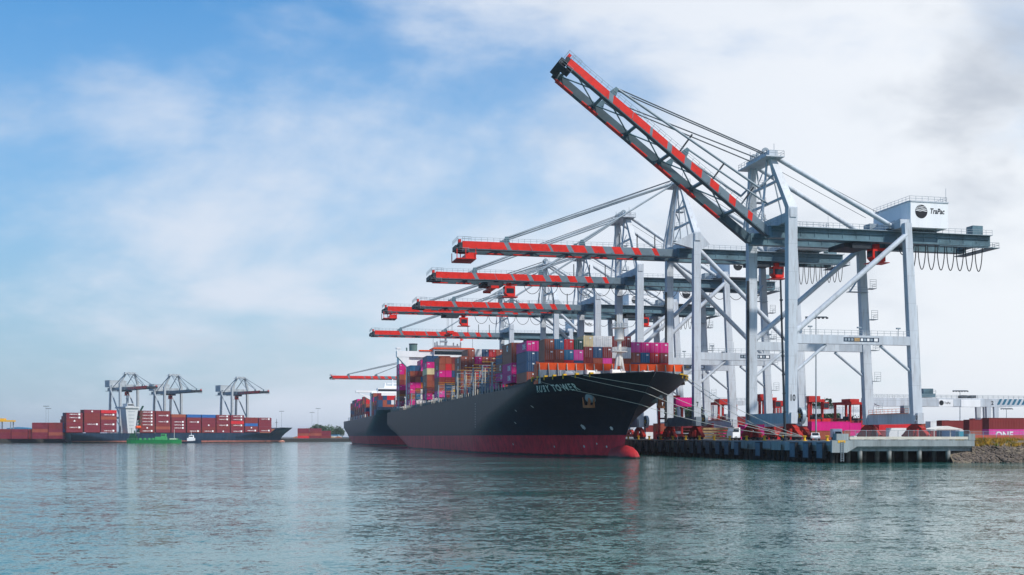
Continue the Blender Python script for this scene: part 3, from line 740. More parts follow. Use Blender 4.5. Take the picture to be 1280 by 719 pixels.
        P(mb, 'plate', [M['navy'], M['tan'], M['white'], M['grey']])
    return root
def qcrane(s, label, **k): return crane(Q(s, 3.6, DECK), AQ, label, **k)
qcrane(34.2, 'nearest white crane with raised red striped boom, number ten on leg', zg=45.3, zap=63.6, out=57.6, back=52.5, ang=36.7, num='10', cabx=19.5, gy=4.7, bd=1.6)
qcrane(88.0, 'tall white crane numbered seven with lowered red boom and thin mast', zg=49.4, zap=70.3, out=58.5, back=46, style=7, num='7', cabx=22, gy=3.2)
qcrane(133.0, 'white crane with lowered red boom second highest in the row', zg=47.8, zap=69.2, out=58.5, back=47, cabx=-44, spreader=2.4, detail=2)
qcrane(176.0, 'white crane with red striped boom third from the near end', zg=44.4, zap=64.4, out=57, back=45, cabx=14, detail=1)
qcrane(230.0, 'thin mast white crane with cab hung out over the ship', zg=48.6, zap=69.6, out=61.5, back=44, style=7, cabx=-40, spreader=8, detail=1, gy=3.2)
qcrane(308.0, 'white crane behind the ship mast with lowest near boom', zg=46.6, zap=67.0, out=58.5, back=44, cabx=12, spreader=5, detail=1)
qcrane(614.0, 'farthest white crane with small boom beyond the near ship stern', zg=42.6, zap=56.5, out=57, back=44, cabx=10, detail=0)

# ------------------------------------------------------------------ ships
def lerp_tab(tab, v):
    if v <= tab[0][0]: return tab[0][1]
    for (a, b), (c, d) in zip(tab[:-1], tab[1:]):
        if v <= c:
            k = (v-a)/(c-a); return b+(d-b)*k
    return tab[-1][1]
class Hull:
    def __init__(s, L=341, B=40, z0=17.6, zf=20.5, fl=30, sc=1.0, red=5.6, rake=1.0):
        s.L, s.B, s.z0, s.zf, s.fl, s.sc = L, B, z0, zf, fl, sc
        k = zf/20.5; s.k = k
        s.tstem = [(-2, 15*sc), (0, 14*sc), (5*k, 12*sc), (8*k, 9.5*sc), (12*k, 4.5*sc), (16*k, -2.0*sc), (20.5*k, -9.0*sc)]
        s.tlf = [(-2, 112*sc), (0, 108*sc), (6*k, 100*sc), (10*k, 84*sc), (14*k, 64*sc), (17.5*k, 47*sc), (20.5*k, 41*sc)]
        s.tp = [(0, 1.55), (8*k, 1.75), (14*k, 2.0), (20.5*k, 2.35)]
        s.tst = [(-2, L-30*sc*rake), (0, L-22*sc*rake), (5*k, L-10*sc*rake), (9*k, L-3*sc*rake), (12*k, L), (30, L)]
    def ztop(s, y):
        k = min(1, max(0, (y-s.fl)/(6*s.sc))); k = k*k*(3-2*k)
        z = s.zf+(s.z0+0.5-s.zf)*k
        if y > s.fl+72*s.sc: z = s.z0
        return z
    def hb(s, y, z):
        q = min(1, max(0, (y-lerp_tab(s.tstem, z))/lerp_tab(s.tlf, z)))
        f = 1-(1-q)**lerp_tab(s.tp, z)
        e = lerp_tab(s.tst, z); Ls = lerp_tab([(0, 80*s.sc), (8*s.k, 40*s.sc), (12*s.k, 6*s.sc), (14*s.k, 2)], z)
        g = 1
        if y > e-Ls:
            r = (y-(e-Ls))/Ls; mn = lerp_tab([(0, 0.25), (5*s.k, 0.6), (9*s.k, 0.9), (12*s.k, 1.0)], z); g = 1-(1-mn)*min(1, r)**2
        return max(0.02, s.B/2*f*g)
    def mesh(s):
        mb = MB(); nu, nv = 90, 22
        us = []
        for i in range(nu+1):
            u = i/nu
            us.append(u*u*0.75+0.25*u if u < 0.5 else 1-((1-u)*(1-u)*0.75+0.25*(1-u)))
        m0 = us[nu//2]
        pts = []
        for j in range(nv+1):
            v = j/nv; row = []
            for u in us:
                z = -2+v*(s.z0+2)
                for _ in range(4):
                    a = lerp_tab(s.tstem, z); b = lerp_tab(s.tst, z); y = a+(b-a)*u; z = -2+v*(s.ztop(y)+2)
                row.append((y, z))
            pts.append(row)
        for sx in (-1, 1):
            vs = [(sx*s.hb(y, z), y, z) for row in pts for y, z in row]; w = nu+1
            mb.add(vs, [(j*w+i, j*w+i+1, (j+1)*w+i+1, (j+1)*w+i) for j in range(nv) for i in range(nu)], 0, True)
        w = nu+1       # transom and deck
        vs = [(sx*s.hb(*pts[j][nu]), pts[j][nu][0], pts[j][nu][1]) for sx in (-1, 1) for j in range(nv+1)]
        mb.add(vs, [(j, j+1, nv+1+j+1, nv+1+j) for j in range(nv)], 1)
        top = [(y, z-1.1) for y, z in pts[nv]]
        vs = [(sx*(s.hb(y, z)-0.02), y, z) for sx in (-1, 1) for y, z in top]
        mb.add(vs, [(i, i+1, w+i+1, w+i) for i in range(nu)], 2)
        return mb
    def bulb(s):
        mb = MB(); k = s.sc; n = 18; rows = []
        for i in range(15):
            t = i/14; y = 3.6*k+15*k*t; r = math.sqrt(max(0, 1-(1-min(1, t/0.55))**2))
            for j in range(n):
                a = 2*math.pi*j/n; rows.append((2.5*k*r*math.sin(a), y, -0.9*k+4.0*k*r*math.cos(a)*(1-0.0*t)))
        mb.add(rows, [(i*n+j, i*n+(j+1) % n, (i+1)*n+(j+1) % n, (i+1)*n+j) for i in range(14) for j in range(n)], 0, True)
        return mb
def hull_mat(name, top, zr, red=(0.27, 0.028, 0.040), rough=0.32, band=None, rgh=0.42):
    m = bpy.data.materials.new(name); m.use_nodes = True
    nt = m.node_tree; N = nt.nodes; L = nt.links; b = N['Principled BSDF']
    tc = N.new('ShaderNodeTexCoord'); sp = N.new('ShaderNodeSeparateXYZ'); L.new(tc.outputs['Object'], sp.inputs[0])
    st = N.new('ShaderNodeMapRange'); L.new(sp.outputs[2], st.inputs['Value']); st.inputs['From Min'].default_value = zr-0.03; st.inputs['From Max'].default_value = zr+0.03
    mx = N.new('ShaderNodeMix'); mx.data_type = 'RGBA'; L.new(st.outputs[0], mx.inputs[0]); mx.inputs[6].default_value = (*red, 1); mx.inputs[7].default_value = (*top, 1)
    # worn, paler paint on the antifouling above the usual draught and streaks down the plating
    mp = N.new('ShaderNodeMapping'); L.new(tc.outputs['Object'], mp.inputs[0]); mp.inputs['Scale'].default_value = (1, 0.35, 0.07)
    n = N.new('ShaderNodeTexNoise'); L.new(mp.outputs[0], n.inputs['Vector']); n.inputs['Scale'].default_value = 1.4; n.inputs['Detail'].default_value = 7; n.inputs['Roughness'].default_value = 0.7
    r = N.new('ShaderNodeMapRange'); L.new(n.outputs['Fac'], r.inputs['Value']); r.inputs['From Min'].default_value = 0.35; r.inputs['From Max'].default_value = 0.68; r.inputs['To Min'].default_value = 0.72; r.inputs['To Max'].default_value = 1.45
    wn = N.new('ShaderNodeTexNoise'); L.new(tc.outputs['Object'], wn.inputs['Vector']); wn.inputs['Scale'].default_value = 0.5; wn.inputs['Detail'].default_value = 4
    wa = N.new('ShaderNodeMath'); wa.operation = 'MULTIPLY_ADD'; L.new(wn.outputs['Fac'], wa.inputs[0]); wa.inputs[1].default_value = -0.7; L.new(sp.outputs[2], wa.inputs[2])
    ws = N.new('ShaderNodeMapRange'); L.new(wa.outputs[0], ws.inputs['Value']); ws.inputs['From Min'].default_value = 0.0; ws.inputs['From Max'].default_value = 0.35
    mw = N.new('ShaderNodeMix'); mw.data_type = 'RGBA'; L.new(ws.outputs[0], mw.inputs[0]); mw.inputs[6].default_value = (0.006, 0.012, 0.009, 1); L.new(mx.outputs[2], mw.inputs[7]); mx = mw
    m2 = N.new('ShaderNodeMix'); m2.data_type = 'RGBA'; m2.blend_type = 'MULTIPLY'; m2.inputs[0].default_value = 1; L.new(mx.outputs[2], m2.inputs[6]); L.new(r.outputs[0], m2.inputs[7])
    # scuffed grey band of fender wear
    n2 = N.new('ShaderNodeTexNoise'); mp2 = N.new('ShaderNodeMapping'); L.new(tc.outputs['Object'], mp2.inputs[0]); mp2.inputs['Scale'].default_value = (1, 0.5, 0.09)
    L.new(mp2.outputs[0], n2.inputs['Vector']); n2.inputs['Scale'].default_value = 0.6; n2.inputs['Detail'].default_value = 8; n2.inputs['Roughness'].default_value = 0.75
    r2 = N.new('ShaderNodeMapRange'); L.new(n2.outputs['Fac'], r2.inputs['Value']); r2.inputs['From Min'].default_value = 0.55; r2.inputs['From Max'].default_value = 0.75; r2.inputs['To Max'].default_value = 0.16
    m3 = N.new('ShaderNodeMix'); m3.data_type = 'RGBA'; L.new(r2.outputs[0], m3.inputs[0]); L.new(m2.outputs[2], m3.inputs[6]); m3.inputs[7].default_value = (0.13, 0.085, 0.075, 1)
    L.new(m3.outputs[2], b.inputs['Base Color'])
    # plate seams
    cb = N.new('ShaderNodeCombineXYZ'); L.new(sp.outputs[1], cb.inputs[0]); L.new(sp.outputs[2], cb.inputs[1])
    br = N.new('ShaderNodeTexBrick'); L.new(cb.outputs[0], br.inputs['Vector']); br.inputs['Scale'].default_value = 1
    br.inputs['Brick Width'].default_value = 9; br.inputs['Row Height'].default_value = 2.6; br.inputs['Mortar Size'].default_value = 0.05; br.inputs['Mortar Smooth'].default_value = 0.6
    n4 = N.new('ShaderNodeTexNoise'); L.new(tc.outputs['Object'], n4.inputs['Vector']); n4.inputs['Scale'].default_value = 0.35; n4.inputs['Detail'].default_value = 2
    ad = N.new('ShaderNodeMath'); L.new(br.outputs['Fac'], ad.inputs[0]); 
    ml = N.new('ShaderNodeMath'); ml.operation = 'MULTIPLY'; L.new(n4.outputs['Fac'], ml.inputs[0]); ml.inputs[1].default_value = 2.2
    L.new(ml.outputs[0], ad.inputs[1])
    bp = N.new('ShaderNodeBump'); bp.inputs['Strength'].default_value = 0.35; bp.inputs['Distance'].default_value = 0.05
    L.new(ad.outputs[0], bp.inputs['Height']); L.new(bp.outputs[0], b.inputs['Normal'])
    b.inputs['Roughness'].default_value = rough; b.inputs['Specular IOR Level'].default_value = 0.17
    return m
BOX = {}
LEN40, LEN20, WID = 12.19, 6.06, 2.44
def box_mesh(col, L, H, mark=None):
    k = (col, L, H)
    if k in BOX: return BOX[k]
    mb = MB(); w = WID/2; i = 0.05
    mb.box(-w+i, w-i, i, L-i, 0.1, H-0.06, 0)
    for x in (-w, w-0.16):
        for y in (0, L-0.16): mb.box(x, x+0.16, y, y+0.16, 0, H, 1)
    for x in (-w, w-0.1):
        for z in (0, H-0.14): mb.box(x+0.004, x+0.096, 0.161, L-0.161, z+0.002, z+0.14, 1)
    for y in (0, L-0.1):
        for z in (0, H-0.16): mb.box(-w+0.161, w-0.161, y+0.004, y+0.096, z+0.002, z+0.16, 1)
    m = container_mat(col, BOXCOL[col]); m2 = mat('frame_'+col, tuple(c*0.9 for c in BOXCOL[col]), 0.5, 0, 0.15, 0.8, 0.2)
    o = mb.build('container', [m, m2]); me = o.data; bpy.data.objects.remove(o)
    BOX[k] = me; return me
DOOR = {}
def door_mesh(col, H):
    k = (col, H)
    if k in DOOR: return DOOR[k]
    mb = MB(); w = WID/2
    mb.box(-w+0.17, -0.02, -0.03, 0.045, 0.17, H-0.17, 0); mb.box(0.02, w-0.17, -0.03, 0.045, 0.17, H-0.17, 0)
    for x in (-0.72, -0.32, 0.32, 0.72): mb.tube((x, -0.06, 0.12), (x, -0.06, H-0.12), 0.03, 1, 5)
    mb.box(0.25, 0.85, -0.045, -0.031, H-0.75, H-0.45, 2)
    o = mb.build('door', [MATS['frame_'+col], M['rail'], M['white']]); me = o.data; bpy.data.objects.remove(o)
    DOOR[k] = me; return me
MARK = {}
def mark_mesh(kind, L, H):
    k = (kind, L, H)
    if k in MARK: return MARK[k]
    mb = MB(); x = -WID/2-0.012
    if kind == 'letters':        # big white letters on the sea side
        text_on(mb, 'ONE', (x, L*0.42, H*0.22), (0,-1,0), (0,0,1), L*0.30, H*0.55, 0, 0.03)
        text_on(mb, 'ONE', (-0.9, -0.065, H*0.62), (1,0,0), (0,0,1), 0.8, 0.36, 0, 0.02)
    elif kind == 'badge':
        n = 16; c = (L*0.45, H*0.52); r = H*0.33
        vs = [(x, c[0]+r*1.15*math.cos(2*math.pi*i/n), c[1]+r*math.sin(2*math.pi*i/n)) for i in range(n)]+[(x, c[0]+r*0.55*math.cos(2*math.pi*i/n), c[1]+r*0.5*math.sin(2*math.pi*i/n)) for i in range(n)]
        mb.add(vs, [(i, (i+1) % n, n+(i+1) % n, n+i) for i in range(n)])
    elif kind == 'longname':     # starboard side of the far ship
        xs = -WID/2-0.012
        text_on(mb, 'HAMBURG SUD', (xs, L*0.80, H*0.36), (0,-1,0), (0,0,1), L*0.48, H*0.32, 0, 0.01)
        mb.add([(xs, L*0.27, H*0.26), (xs, L*0.15, H*0.26), (xs, L*0.15, H*0.80), (xs, L*0.27, H*0.80)], [(0,1,2,3)])
    elif kind == 'square':
        xs = -WID/2-0.012; mb.add([(xs, L*0.44, H*0.3), (xs, L*0.56, H*0.3), (xs, L*0.53, H*0.75), (xs, L*0.47, H*0.75)], [(0,1,2,3)])
    elif kind == 'endname':
        text_on(mb, 'ONE', (-WID/2-0.014, L*0.85, H*0.2), (0,-1,0), (0,0,1), L*0.5, H*0.6, 0, 0.03)
    o = mb.build('marking', M['white']); me = o.data; bpy.data.objects.remove(o); MARK[k] = me; return me
def container(col, loc, rotz, label, group, L=LEN40, H=2.59, door=False, mark=None):
    o = link('container', box_mesh(col, L, H), None, loc, rotz)
    tag(o, label, 'container', group)
    if door: link('door', door_mesh(col, H), o, (0, 0, 0))
    if mark: link('marking', mark_mesh(mark, L, H), o)
    return o

SMALL = []
def small_box(col, loc, rotz, L=LEN40, H=2.6): SMALL.append((col, Vector(loc), rotz, L, H))
def small_boxes():
    mb = MB(); cols = sorted({c[0] for c in SMALL})
    for col, p, rz, L, H in SMALL:
        m = Matrix.Rotation(rz, 3, 'Z'); w = WID/2
        vs = [p + m @ Vector(v) for v in ((-w,0,0),(w,0,0),(w,L,0),(-w,L,0),(-w,0,H),(w,0,H),(w,L,H),(-w,L,H))]
        mb.add(vs, [(3,2,1,0),(4,5,6,7),(0,1,5,4),(1,2,6,5),(2,3,7,6),(3,0,4,7)], cols.index(col))
    o = mb.build('small_containers', [mat('far_box_'+c, BOXCOL[c], 0.55, 0, 0.2, 0.2) for c in cols])
    tag(o, 'tiny mixed coloured containers on the second ship, the far ship and the far left terminal', 'containers', 'small distant containers', 'stuff')
SHIP_T, SHIP_S = -23.5, 44.0
def near_ship():
    hl = Hull(zf=19.6, B=39.2); root = thing('container_ship', 'near black and red container ship with white name on its bow', 'ship', Q(SHIP_S, SHIP_T), AQ, 'container ships moored at the quay')
    hm = hull_mat('black_red_hull', (0.0075, 0.010, 0.017), 5.55, (0.62, 0.034, 0.050), 0.44)
    hl.mesh().build('hull', [hm, hm, M['rust']], root)
    hl.bulb().build('bulbous_bow', hull_mat('bulb_paint', (0.36, 0.024, 0.03), 30, (0.36, 0.024, 0.03), 0.5), root)
    # name on the flare
    def on_hull(y, z, d): return (-hl.hb(y, z)-d, y, z)
    vs, fs = text_mesh('RUBY TOWER', 0.028, 1.3); mb = MB()
    y0, y1, zb, h = NAME
    mb.add([on_hull(y0+(y1-y0)*u-(2.7-1.5*u)*v, zb+h*v, 0.22) for u, v in vs], fs); mb.build('name_lettering', M['white'], root)
    # draught marks and small symbols
    for (y, z, s_) in ((16, 7.2, .5), (27, 7.6, .7), (40, 13, .35), (52, 12.2, .3), (60, 9, .3)):
        mb = MB(); a = [on_hull(y+dy*s_, z+dz*s_, 0.06) for dy, dz in ((-1,-.5), (0,-1), (1,-.5), (1,.6), (0,1), (-1,.4))]; mb.add(a, [tuple(range(6))])
        mb.build('hull_marking', M['offwhite'], root)
    for (y, z, s_) in ((30, 2.7, .35), (20, 2.7, .3), (24, 3.4, .25), (45, 2.5, .3), (70, 3, .3)):
        mb = MB(); n = 10; mb.add([on_hull(y+s_*math.cos(6.283*i/n), z+s_*math.sin(6.283*i/n), 0.05) for i in range(n)], [tuple(range(n))])
        mb.build('hull_marking', M['offwhite'], root)
    mb = MB()
    for k in range(10):
        z = 8+k*0.8; mb.add([on_hull(100+dy, z+dz, 0.05) for dy, dz in ((0,0), (-.5,0), (-.5,.35), (0,.35))], [(0,1,2,3)])
    mb.build('draught_mark', M['offwhite'], root)
    # anchors in their pockets, both bows
    for sx in (-1, 1):
        ya, za = 13.0, 14.6; c = Vector((sx*hl.hb(ya, za), ya, za)); d = Vector((sx*0.62, -0.72, -0.25)).normalized()
        mb = MB(); mb.tube(c-d*2.4, c+d*0.5, 1.75, 0, 16, 1.25); mb.tube(c+d*0.5, c+d*0.9, 1.25, 0, 16, 0.9)
        ao = mb.build('anchor_bolster', M['grey'], root)
        e = c+d*1.0+Vector((0, 0, -0.9)); side = d.cross(Vector((0,0,1))).normalized()
        mb = MB(); mb.beam(c+d*0.7, e+Vector((0,0,-1.1)), 0.5, 0.6)
        mb.beam(e+side*-1.3+Vector((0,0,-1.1)), e+side*1.3+Vector((0,0,-1.1)), 0.7, 0.6)
        for q in (-1, 1): mb.beam(e+side*1.25*q+Vector((0,0,-1.3)), e+side*1.5*q+d*0.3+Vector((0,0,1.2)), 0.75, 0.4, 0, 0.15, 0.15)
        mb.build('anchor', M['rust'], root)
    # breakwater
    yb = 66.5-SHIP_S; zf = 18.2
    mb = MB(); hw = 18.9
    mb.box(-hw, hw, yb, yb+0.3, 21.6, 23.35, 0); mb.box(-hw+0.01, hw-0.01, yb+0.02, yb+0.28, zf, 21.59, 1)
    for k in range(17):
        x = -hw+0.2+k*(2*hw-0.4)/16
        mb.prism([(yb-1.5, zf), (yb-0.004, zf), (yb-0.004, 23.2), (yb-0.3, 23.2)], 'x', x-0.07, x+0.07, 2)
    for sx in (-1, 1): mb.box(sx*hw-0.15, sx*hw+0.15, yb+0.31, yb+4.0, zf, 23.1, 0)
    mb.build('breakwater', [M['orange'], M['grey'], M['post']], root)
    # foremast
    ym = 60.7-SHIP_S; mb = MB(); z0 = 19.2
    for sx in (-1, 1): mb.beam((sx*1.3, ym-0.5, z0), (sx*0.35, ym, 25.8), 0.4, 0.45); mb.beam((sx*1.1, ym+1.8, z0), (sx*0.3, ym+0.3, 25.8), 0.3, 0.3)
    mb.tube((0, ym, 22.4), (0, ym, 30.0), 0.55, 0, 12, 0.5)
    mb.box(-1.7, 1.7, ym-1.2, ym+1.2, 25.8, 25.95); mb.railing([(-1.6, ym+1.1, 25.95), (-1.6, ym-1.1, 25.95), (1.6, ym-1.1, 25.95), (1.6, ym+1.1, 25.95)], 1.0, 0.8, 0, 0.05)
    mb.tube((0, ym, 28.4), (0, ym, 28.8), 0.6, 0, 12, 1.45); mb.tube((0, ym, 28.8), (0, ym, 31.6), 1.2, 0, 12, 1.2)
    mb.box(-1.7, 1.7, ym-1.4, ym+1.4, 31.6, 31.75); mb.railing([(-1.6, ym+1.3, 31.75), (-1.6, ym-1.3, 31.75), (1.6, ym-1.3, 31.75), (1.6, ym+1.3, 31.75)], 1.0, 0.8, 0, 0.05)
    mb.tube((0, ym, 31.7), (0, ym, 35.2), 0.2, 0, 8, 0.1); mb.box(-0.9, 0.9, ym-0.1, ym+0.1, 33.0, 33.15); mb.tube((-1.0, ym, 31.8), (-1.0, ym, 33.3), 0.2, 0, 6); mb.tube((0.8, ym, 31.8), (0.8, ym, 33.0), 0.25, 0, 6)
    mb.build('foremast', M['offwhite'], root)
    mb = MB()
    for x, y in ((-8, 14), (6, 13), (-3, 10), (9, 18), (-12, 19)):
        mb.tube((x-1.0, y, 20.3), (x+1.0, y, 20.3), 0.8, 0, 10); mb.box(x-1.3, x-1.0, y-0.8, y+0.8, 19.2, 21.2); mb.box(x+1.0, x+1.3, y-0.8, y+0.8, 19.2, 21.2); mb.box(x+1.35, x+2.2, y-0.5, y+0.5, 19.4, 20.8)
    for x in (-14, -5, 2, 11): mb.tube((x, 20, 19.3), (x, 20, 21.3), 0.22, 0, 6); 
    mb.build('mooring_winch', M['offwhite'], root)
    mb = MB(); 
    for k in range(13):
        y = 4+k*1.9; x = hl.hb(y, 19.4)-0.25
        if k % 2 == 0:
            for sx in (-1, 1):
                mb.box(sx*x-0.4, sx*x+0.4, y-0.6, y+0.6, 19.62, 20.0); mb.tube((sx*(x+0.35), y, 19.6), (sx*(x+0.35), y, 18.9), 0.15, 0, 6)
    mb.build('fairlead', M['yellow'], root)
    # side posts, lashing bridges and hatch coaming
    mb = MB(); mb.box(-18.6, 18.6, 34, 268, 16.6, 19.05); mb.box(-18.6, 18.6, 296, 334, 16.6, 19.05); mb.build('hatch_coaming', M['dark'], root)
    pm = None
    for k in range(70):
        y = 60+k*3.9
        if y > 332: break
        hgt = (2.6, 2.8, 2.6, 8.6)[k % 4] if 82 < y < 142 else (2.5, 2.8, 2.6, 3.4)[k % 4]
        z0 = hl.ztop(y)-0.8
        o = MB(); o.beam((0, 0, 0), (0, 0, hgt), 0.24, 0.28); o.build('side_post', M['post'], root, (-19.0, y, z0))
    gaps = [76.4, 91.0, 105.6, 120.4, 135.0, 159.0, 175.2, 207.0, 237.0, 250.5, 296.0, 313.0]
    for i, y in enumerate(gaps):
        mb = MB(); top = 27.0 if i < 5 else 24.6
        for x in [-19.0+k*2.53*2 for k in range(8)]:
            mb.box(x-0.15, x+0.15, y, y+0.35, 18.2, top, 0); mb.box(x-0.15, x+0.15, y+1.25, y+1.6, 18.2, top, 0)
        for z in (21.4, 24.0, top):
            mb.box(-19.2, 19.2, y+0.36, y+1.24, z-0.16, z, 0)
            mb.box(-19.2, 19.2, y-0.06, y-0.002, z+0.95, z+1.03, 1)
        for k in range(7): mb.beam((-18.6+k*5.06, y-0.04, 21.4), (-16.2+k*5.06, y-0.04, 24.0), 0.12, 0.12, 0)
        for k in (1, 3, 4, 6): mb.box(-18.9+k*5.06+0.5, -17.9+k*5.06+0.5, y-0.1, y+0.34, 22.2, 23.0, 1)
        mb.build('lashing_bridge', [M['grey'], M['yellow']], root)
    # accommodation, bridge, funnel
    yA = 336-SHIP_S
    mb = MB(); mb.box(-14.5, 15.5, yA+2, yA+13, 17, 43.4, 0); mb.box(-2.6, 16.4, yA-0.4, yA+12, 43.6, 47.5, 0)
    acc = mb.build('accommodation', [M['white']], root)
    mb = MB(); mb.prism([(-20.4, 43.5), (20.4, 43.5), (20.4, 46.4), (-20.4, 46.4)], 'y', yA+1.0, yA+5.0, 0); mb.box(-20.6, -18.4, yA+1.2, yA+4.4, 47.4, 48.0, 0); mb.box(-20.2, -19.9, yA+1.4, yA+1.7, 46.42, 47.38, 0); mb.box(-18.9, -18.6, yA+1.4, yA+1.7, 46.42, 47.38, 0)
    mb.prism([(-20, 43.48), (-14.52, 37.8), (-14.52, 43.48)], 'y', yA+1.1, yA+4.9, 0)
    mb.build('bridge_wing', M['white'], acc)
    mb = MB(); mb.box(-2.4, 16.2, yA-0.47, yA-0.402, 44.8, 46.6); mb.build('bridge_window', M['glass'], acc)
    mb = MB(); mb.box(-3.0, 17.0, yA-1.0, yA+12.6, 47.5, 48.2); mb.box(-9.5, -3.01, yA+0.6, yA+4.8, 46.43, 47.0); mb.build('bridge_roof', M['orange'], acc)
    mb = MB()
    mb.tube((4, yA+5, 48.2), (4, yA+5, 57.0), 0.7, 0, 10, 0.35); mb.box(-0.5, 6.5, yA+4.8, yA+5.2, 53.6, 53.9); mb.box(1.2, 4.8, yA+4.2, yA+5.8, 51.2, 52.0); mb.box(0.4, 5.6, yA+4, yA+4.5, 54.8, 55.2)
    mb.build('radar_mast', M['grey'], acc); mb = MB()
    for x in (-1.6, -0.6, 7.5, 9.4, 11): mb.tube((x, yA+3, 48.2), (x, yA+3, 50.2+0.5*(x % 3)), 0.35, 0, 7)
    mb.box(-2, 10.5, yA+2.6, yA+3.4, 48.3, 49.5)
    mb.build('antenna_rack', M['grey'], acc)
    for x in (-2.8, 16.6, 0.6): MB().tube((x, yA+1, 48.2), (x, yA+1, 56 if x != 0.6 else 53), 0.12, 0, 5).build('whip_antenna', M['grey'], acc)
    mb = MB(); mb.add([(10.6, yA+1.0, 51.5), (12.4, yA+1.3, 52.3), (10.6, yA+1.2, 53.2)], [(0,1,2)], 0); mb.add([(10.6, yA+1.05, 51.5), (12.4, yA+1.35, 52.3), (10.6, yA+1.25, 53.2)], [(0,1,2)], 0)
    mb.tube((10.5, yA+1.1, 48.2), (10.5, yA+1.1, 53.8), 0.09, 1, 5); mb.build('flag', [M['red'], M['grey']], acc)
    mb = MB(); yF = 376-SHIP_S
    mb.box(-14.5, -2.0, yF, yF+9, 17, 46.6, 0); mb.tube((-6.6, yF+4, 46.6), (-6.6, yF+4, 53.0), 2.1, 1, 18); mb.tube((-6.6, yF+4, 53.0), (-6.6, yF+4, 53.5), 2.25, 2, 18); mb.tube((-10.0, yF+4, 46.6), (-10.0, yF+4, 51.4), 0.4, 1, 8)
    mb.build('funnel', [M['white'], M['funnel'], M['dark']], root)
    # free fall lifeboat and stern openings
    mb = MB()
    for k in range(3): mb.add([on_hull(330+k*3.4+dy, 14.2+dz, 0.05) for dy, dz in ((0,0), (-1.6,0), (-1.6,2), (0,2))], [(0,1,2,3)])
    mb.build('stern_opening', M['black'], root)
    # ---- containers
    rnd = random.Random(11)
    common = ['brown', 'maroon', 'magenta', 'brown', 'maroon', 'navy', 'pink', 'brown', 'red', 'blue']
    grp = 'containers stacked on the near black ship'
    bayname = ['foremost', 'second', 'third', 'fourth', 'fifth', 'sixth', 'seventh', 'eighth', 'ninth']
    def put(bay, colno, tier_from_top, col, s, t, z, L=LEN40, H=2.59, door=False, mark=None):
        lab = f'{col} container, {ORD[tier_from_top]} tier from top, {ORD[colno]} column from port, {bayname[bay]} bay of near ship'
        container(col, Q(s, t, z), AQ, lab, grp, L, H, door, mark)
    rows = [['brown','blue','red','green','cream','white','white','maroon','maroon','pink','magenta','magenta','magenta'],
            ['brown','brown','blue','pink','maroon','navy','maroon','white','white','brown','blue','red','maroon'],
            ['maroon','brown','red','navy','maroon','brown','pink','maroon','brown','navy','brown','maroon','red']]
    for c in range(13):
        H, zt = (2.59, 29.5) if c < 4 else (2.76, 30.5) if c < 9 else (2.59, 29.1)
        for r_ in range(3):
            put(0, c+1, r_+1, rows[r_][c], 69.6, -40+1.25+c*2.51, zt-(r_+1)*(H+0.02), LEN20, H, door=r_ < 2)
    stacks = {1: (88.5, 30.6, 2.72, [['magenta','navy','navy','brown'], ['magenta','navy','brown','blue']]),
              2: (106.6, 31.6, 2.80, [['brown','brown','magenta','magenta'], ['brown','maroon','pink','magenta']]),
              3: (121.6, 29.6, 2.65, [['navy','brown','magenta'], ['brown','maroon','navy']]),
              4: (186.5, 33.3, 2.62, [['brown','brown','brown','brown','maroon','brown'], ['brown','brown','maroon','maroon','brown','navy','maroon'], ['white','magenta','brown','red','maroon','brown','maroon'], ['navy','brown','magenta','navy','brown','maroon','red'], ['red','maroon','brown','maroon','brown','brown','navy'], ['brown','brown','magenta','maroon','brown','maroon','brown'], ['brown','maroon','navy','brown','maroon','brown','maroon']]),
              5: (234.0, 36.4, 2.62, [['brown','brown','magenta','maroon','brown','pink','magenta'], ['brown','red','magenta','maroon','navy','maroon'], ['maroon','brown','navy','maroon'], ['brown','brown','maroon']]),
              6: (266.5, 39.2, 2.62, [['navy','magenta','cream','brown','brown','maroon','magenta','brown'], ['navy','magenta','cream','maroon','brown','maroon'], ['brown','maroon','brown','blue'], ['maroon','red','brown']]),
              7: (319.0, 38.4, 2.62, [['blue','brown','maroon','magenta','magenta','brown','magenta'], ['navy','maroon','brown','magenta','brown','blue'], ['magenta','pink','maroon','blue','orange'], ['red','maroon','maroon']]),
              8: (358.5, 44.2, 2.62, [['magenta','magenta','brown','maroon','magenta','maroon','brown','magenta'], ['magenta','magenta','red','orange','brown','magenta','maroon'], ['magenta','red','crimson','magenta','orange']])}
    for s_ in (137.0, 152.0, 167.5):
        for c in range(1, 9):
            n_ = 2 if c < 3 else 4 if c > 4 else 3
            for k in range(n_): small_box(rnd.choice(['brown', 'maroon', 'maroon', 'magenta', 'brown', 'navy', 'red']), Q(s_, -40+1.25+c*2.51, 19.2+k*2.62), AQ)
    for b, (s, top, H, cols) in stacks.items():
        for c, tiers in enumerate(cols):
            ztop = top
            if b == 4: ztop = top if c == 0 else top+2.64
            if b in (5, 6) and c > 1: ztop = top+0.0
            if b == 7 and c > 1: ztop = top+2.64
            if b == 8: ztop = top if c else top-2.64
            for k, col in enumerate(tiers):
                z = ztop-(k+1)*(H+0.02)
                if z < 18.9 or (c > 2 and k > 3): continue
                mark = None
                if c == 0:
                    if col in ('magenta', 'pink'): mark = 'letters'
                    elif col == 'brown' and b > 1 and k % 2 == (b % 2): mark = 'badge'
                if b == 4 and c == 0 and 0 < k < 5: mark = 'badge'
                put(b, c+1, k+1, col, s, (-40+1.25+c*2.51) + (1.2 if b == 3 else 0), z, LEN40, H, door=(b < 5), mark=mark)
NAME = (28.4, 12.0, 16.2, 1.6)
near_ship()

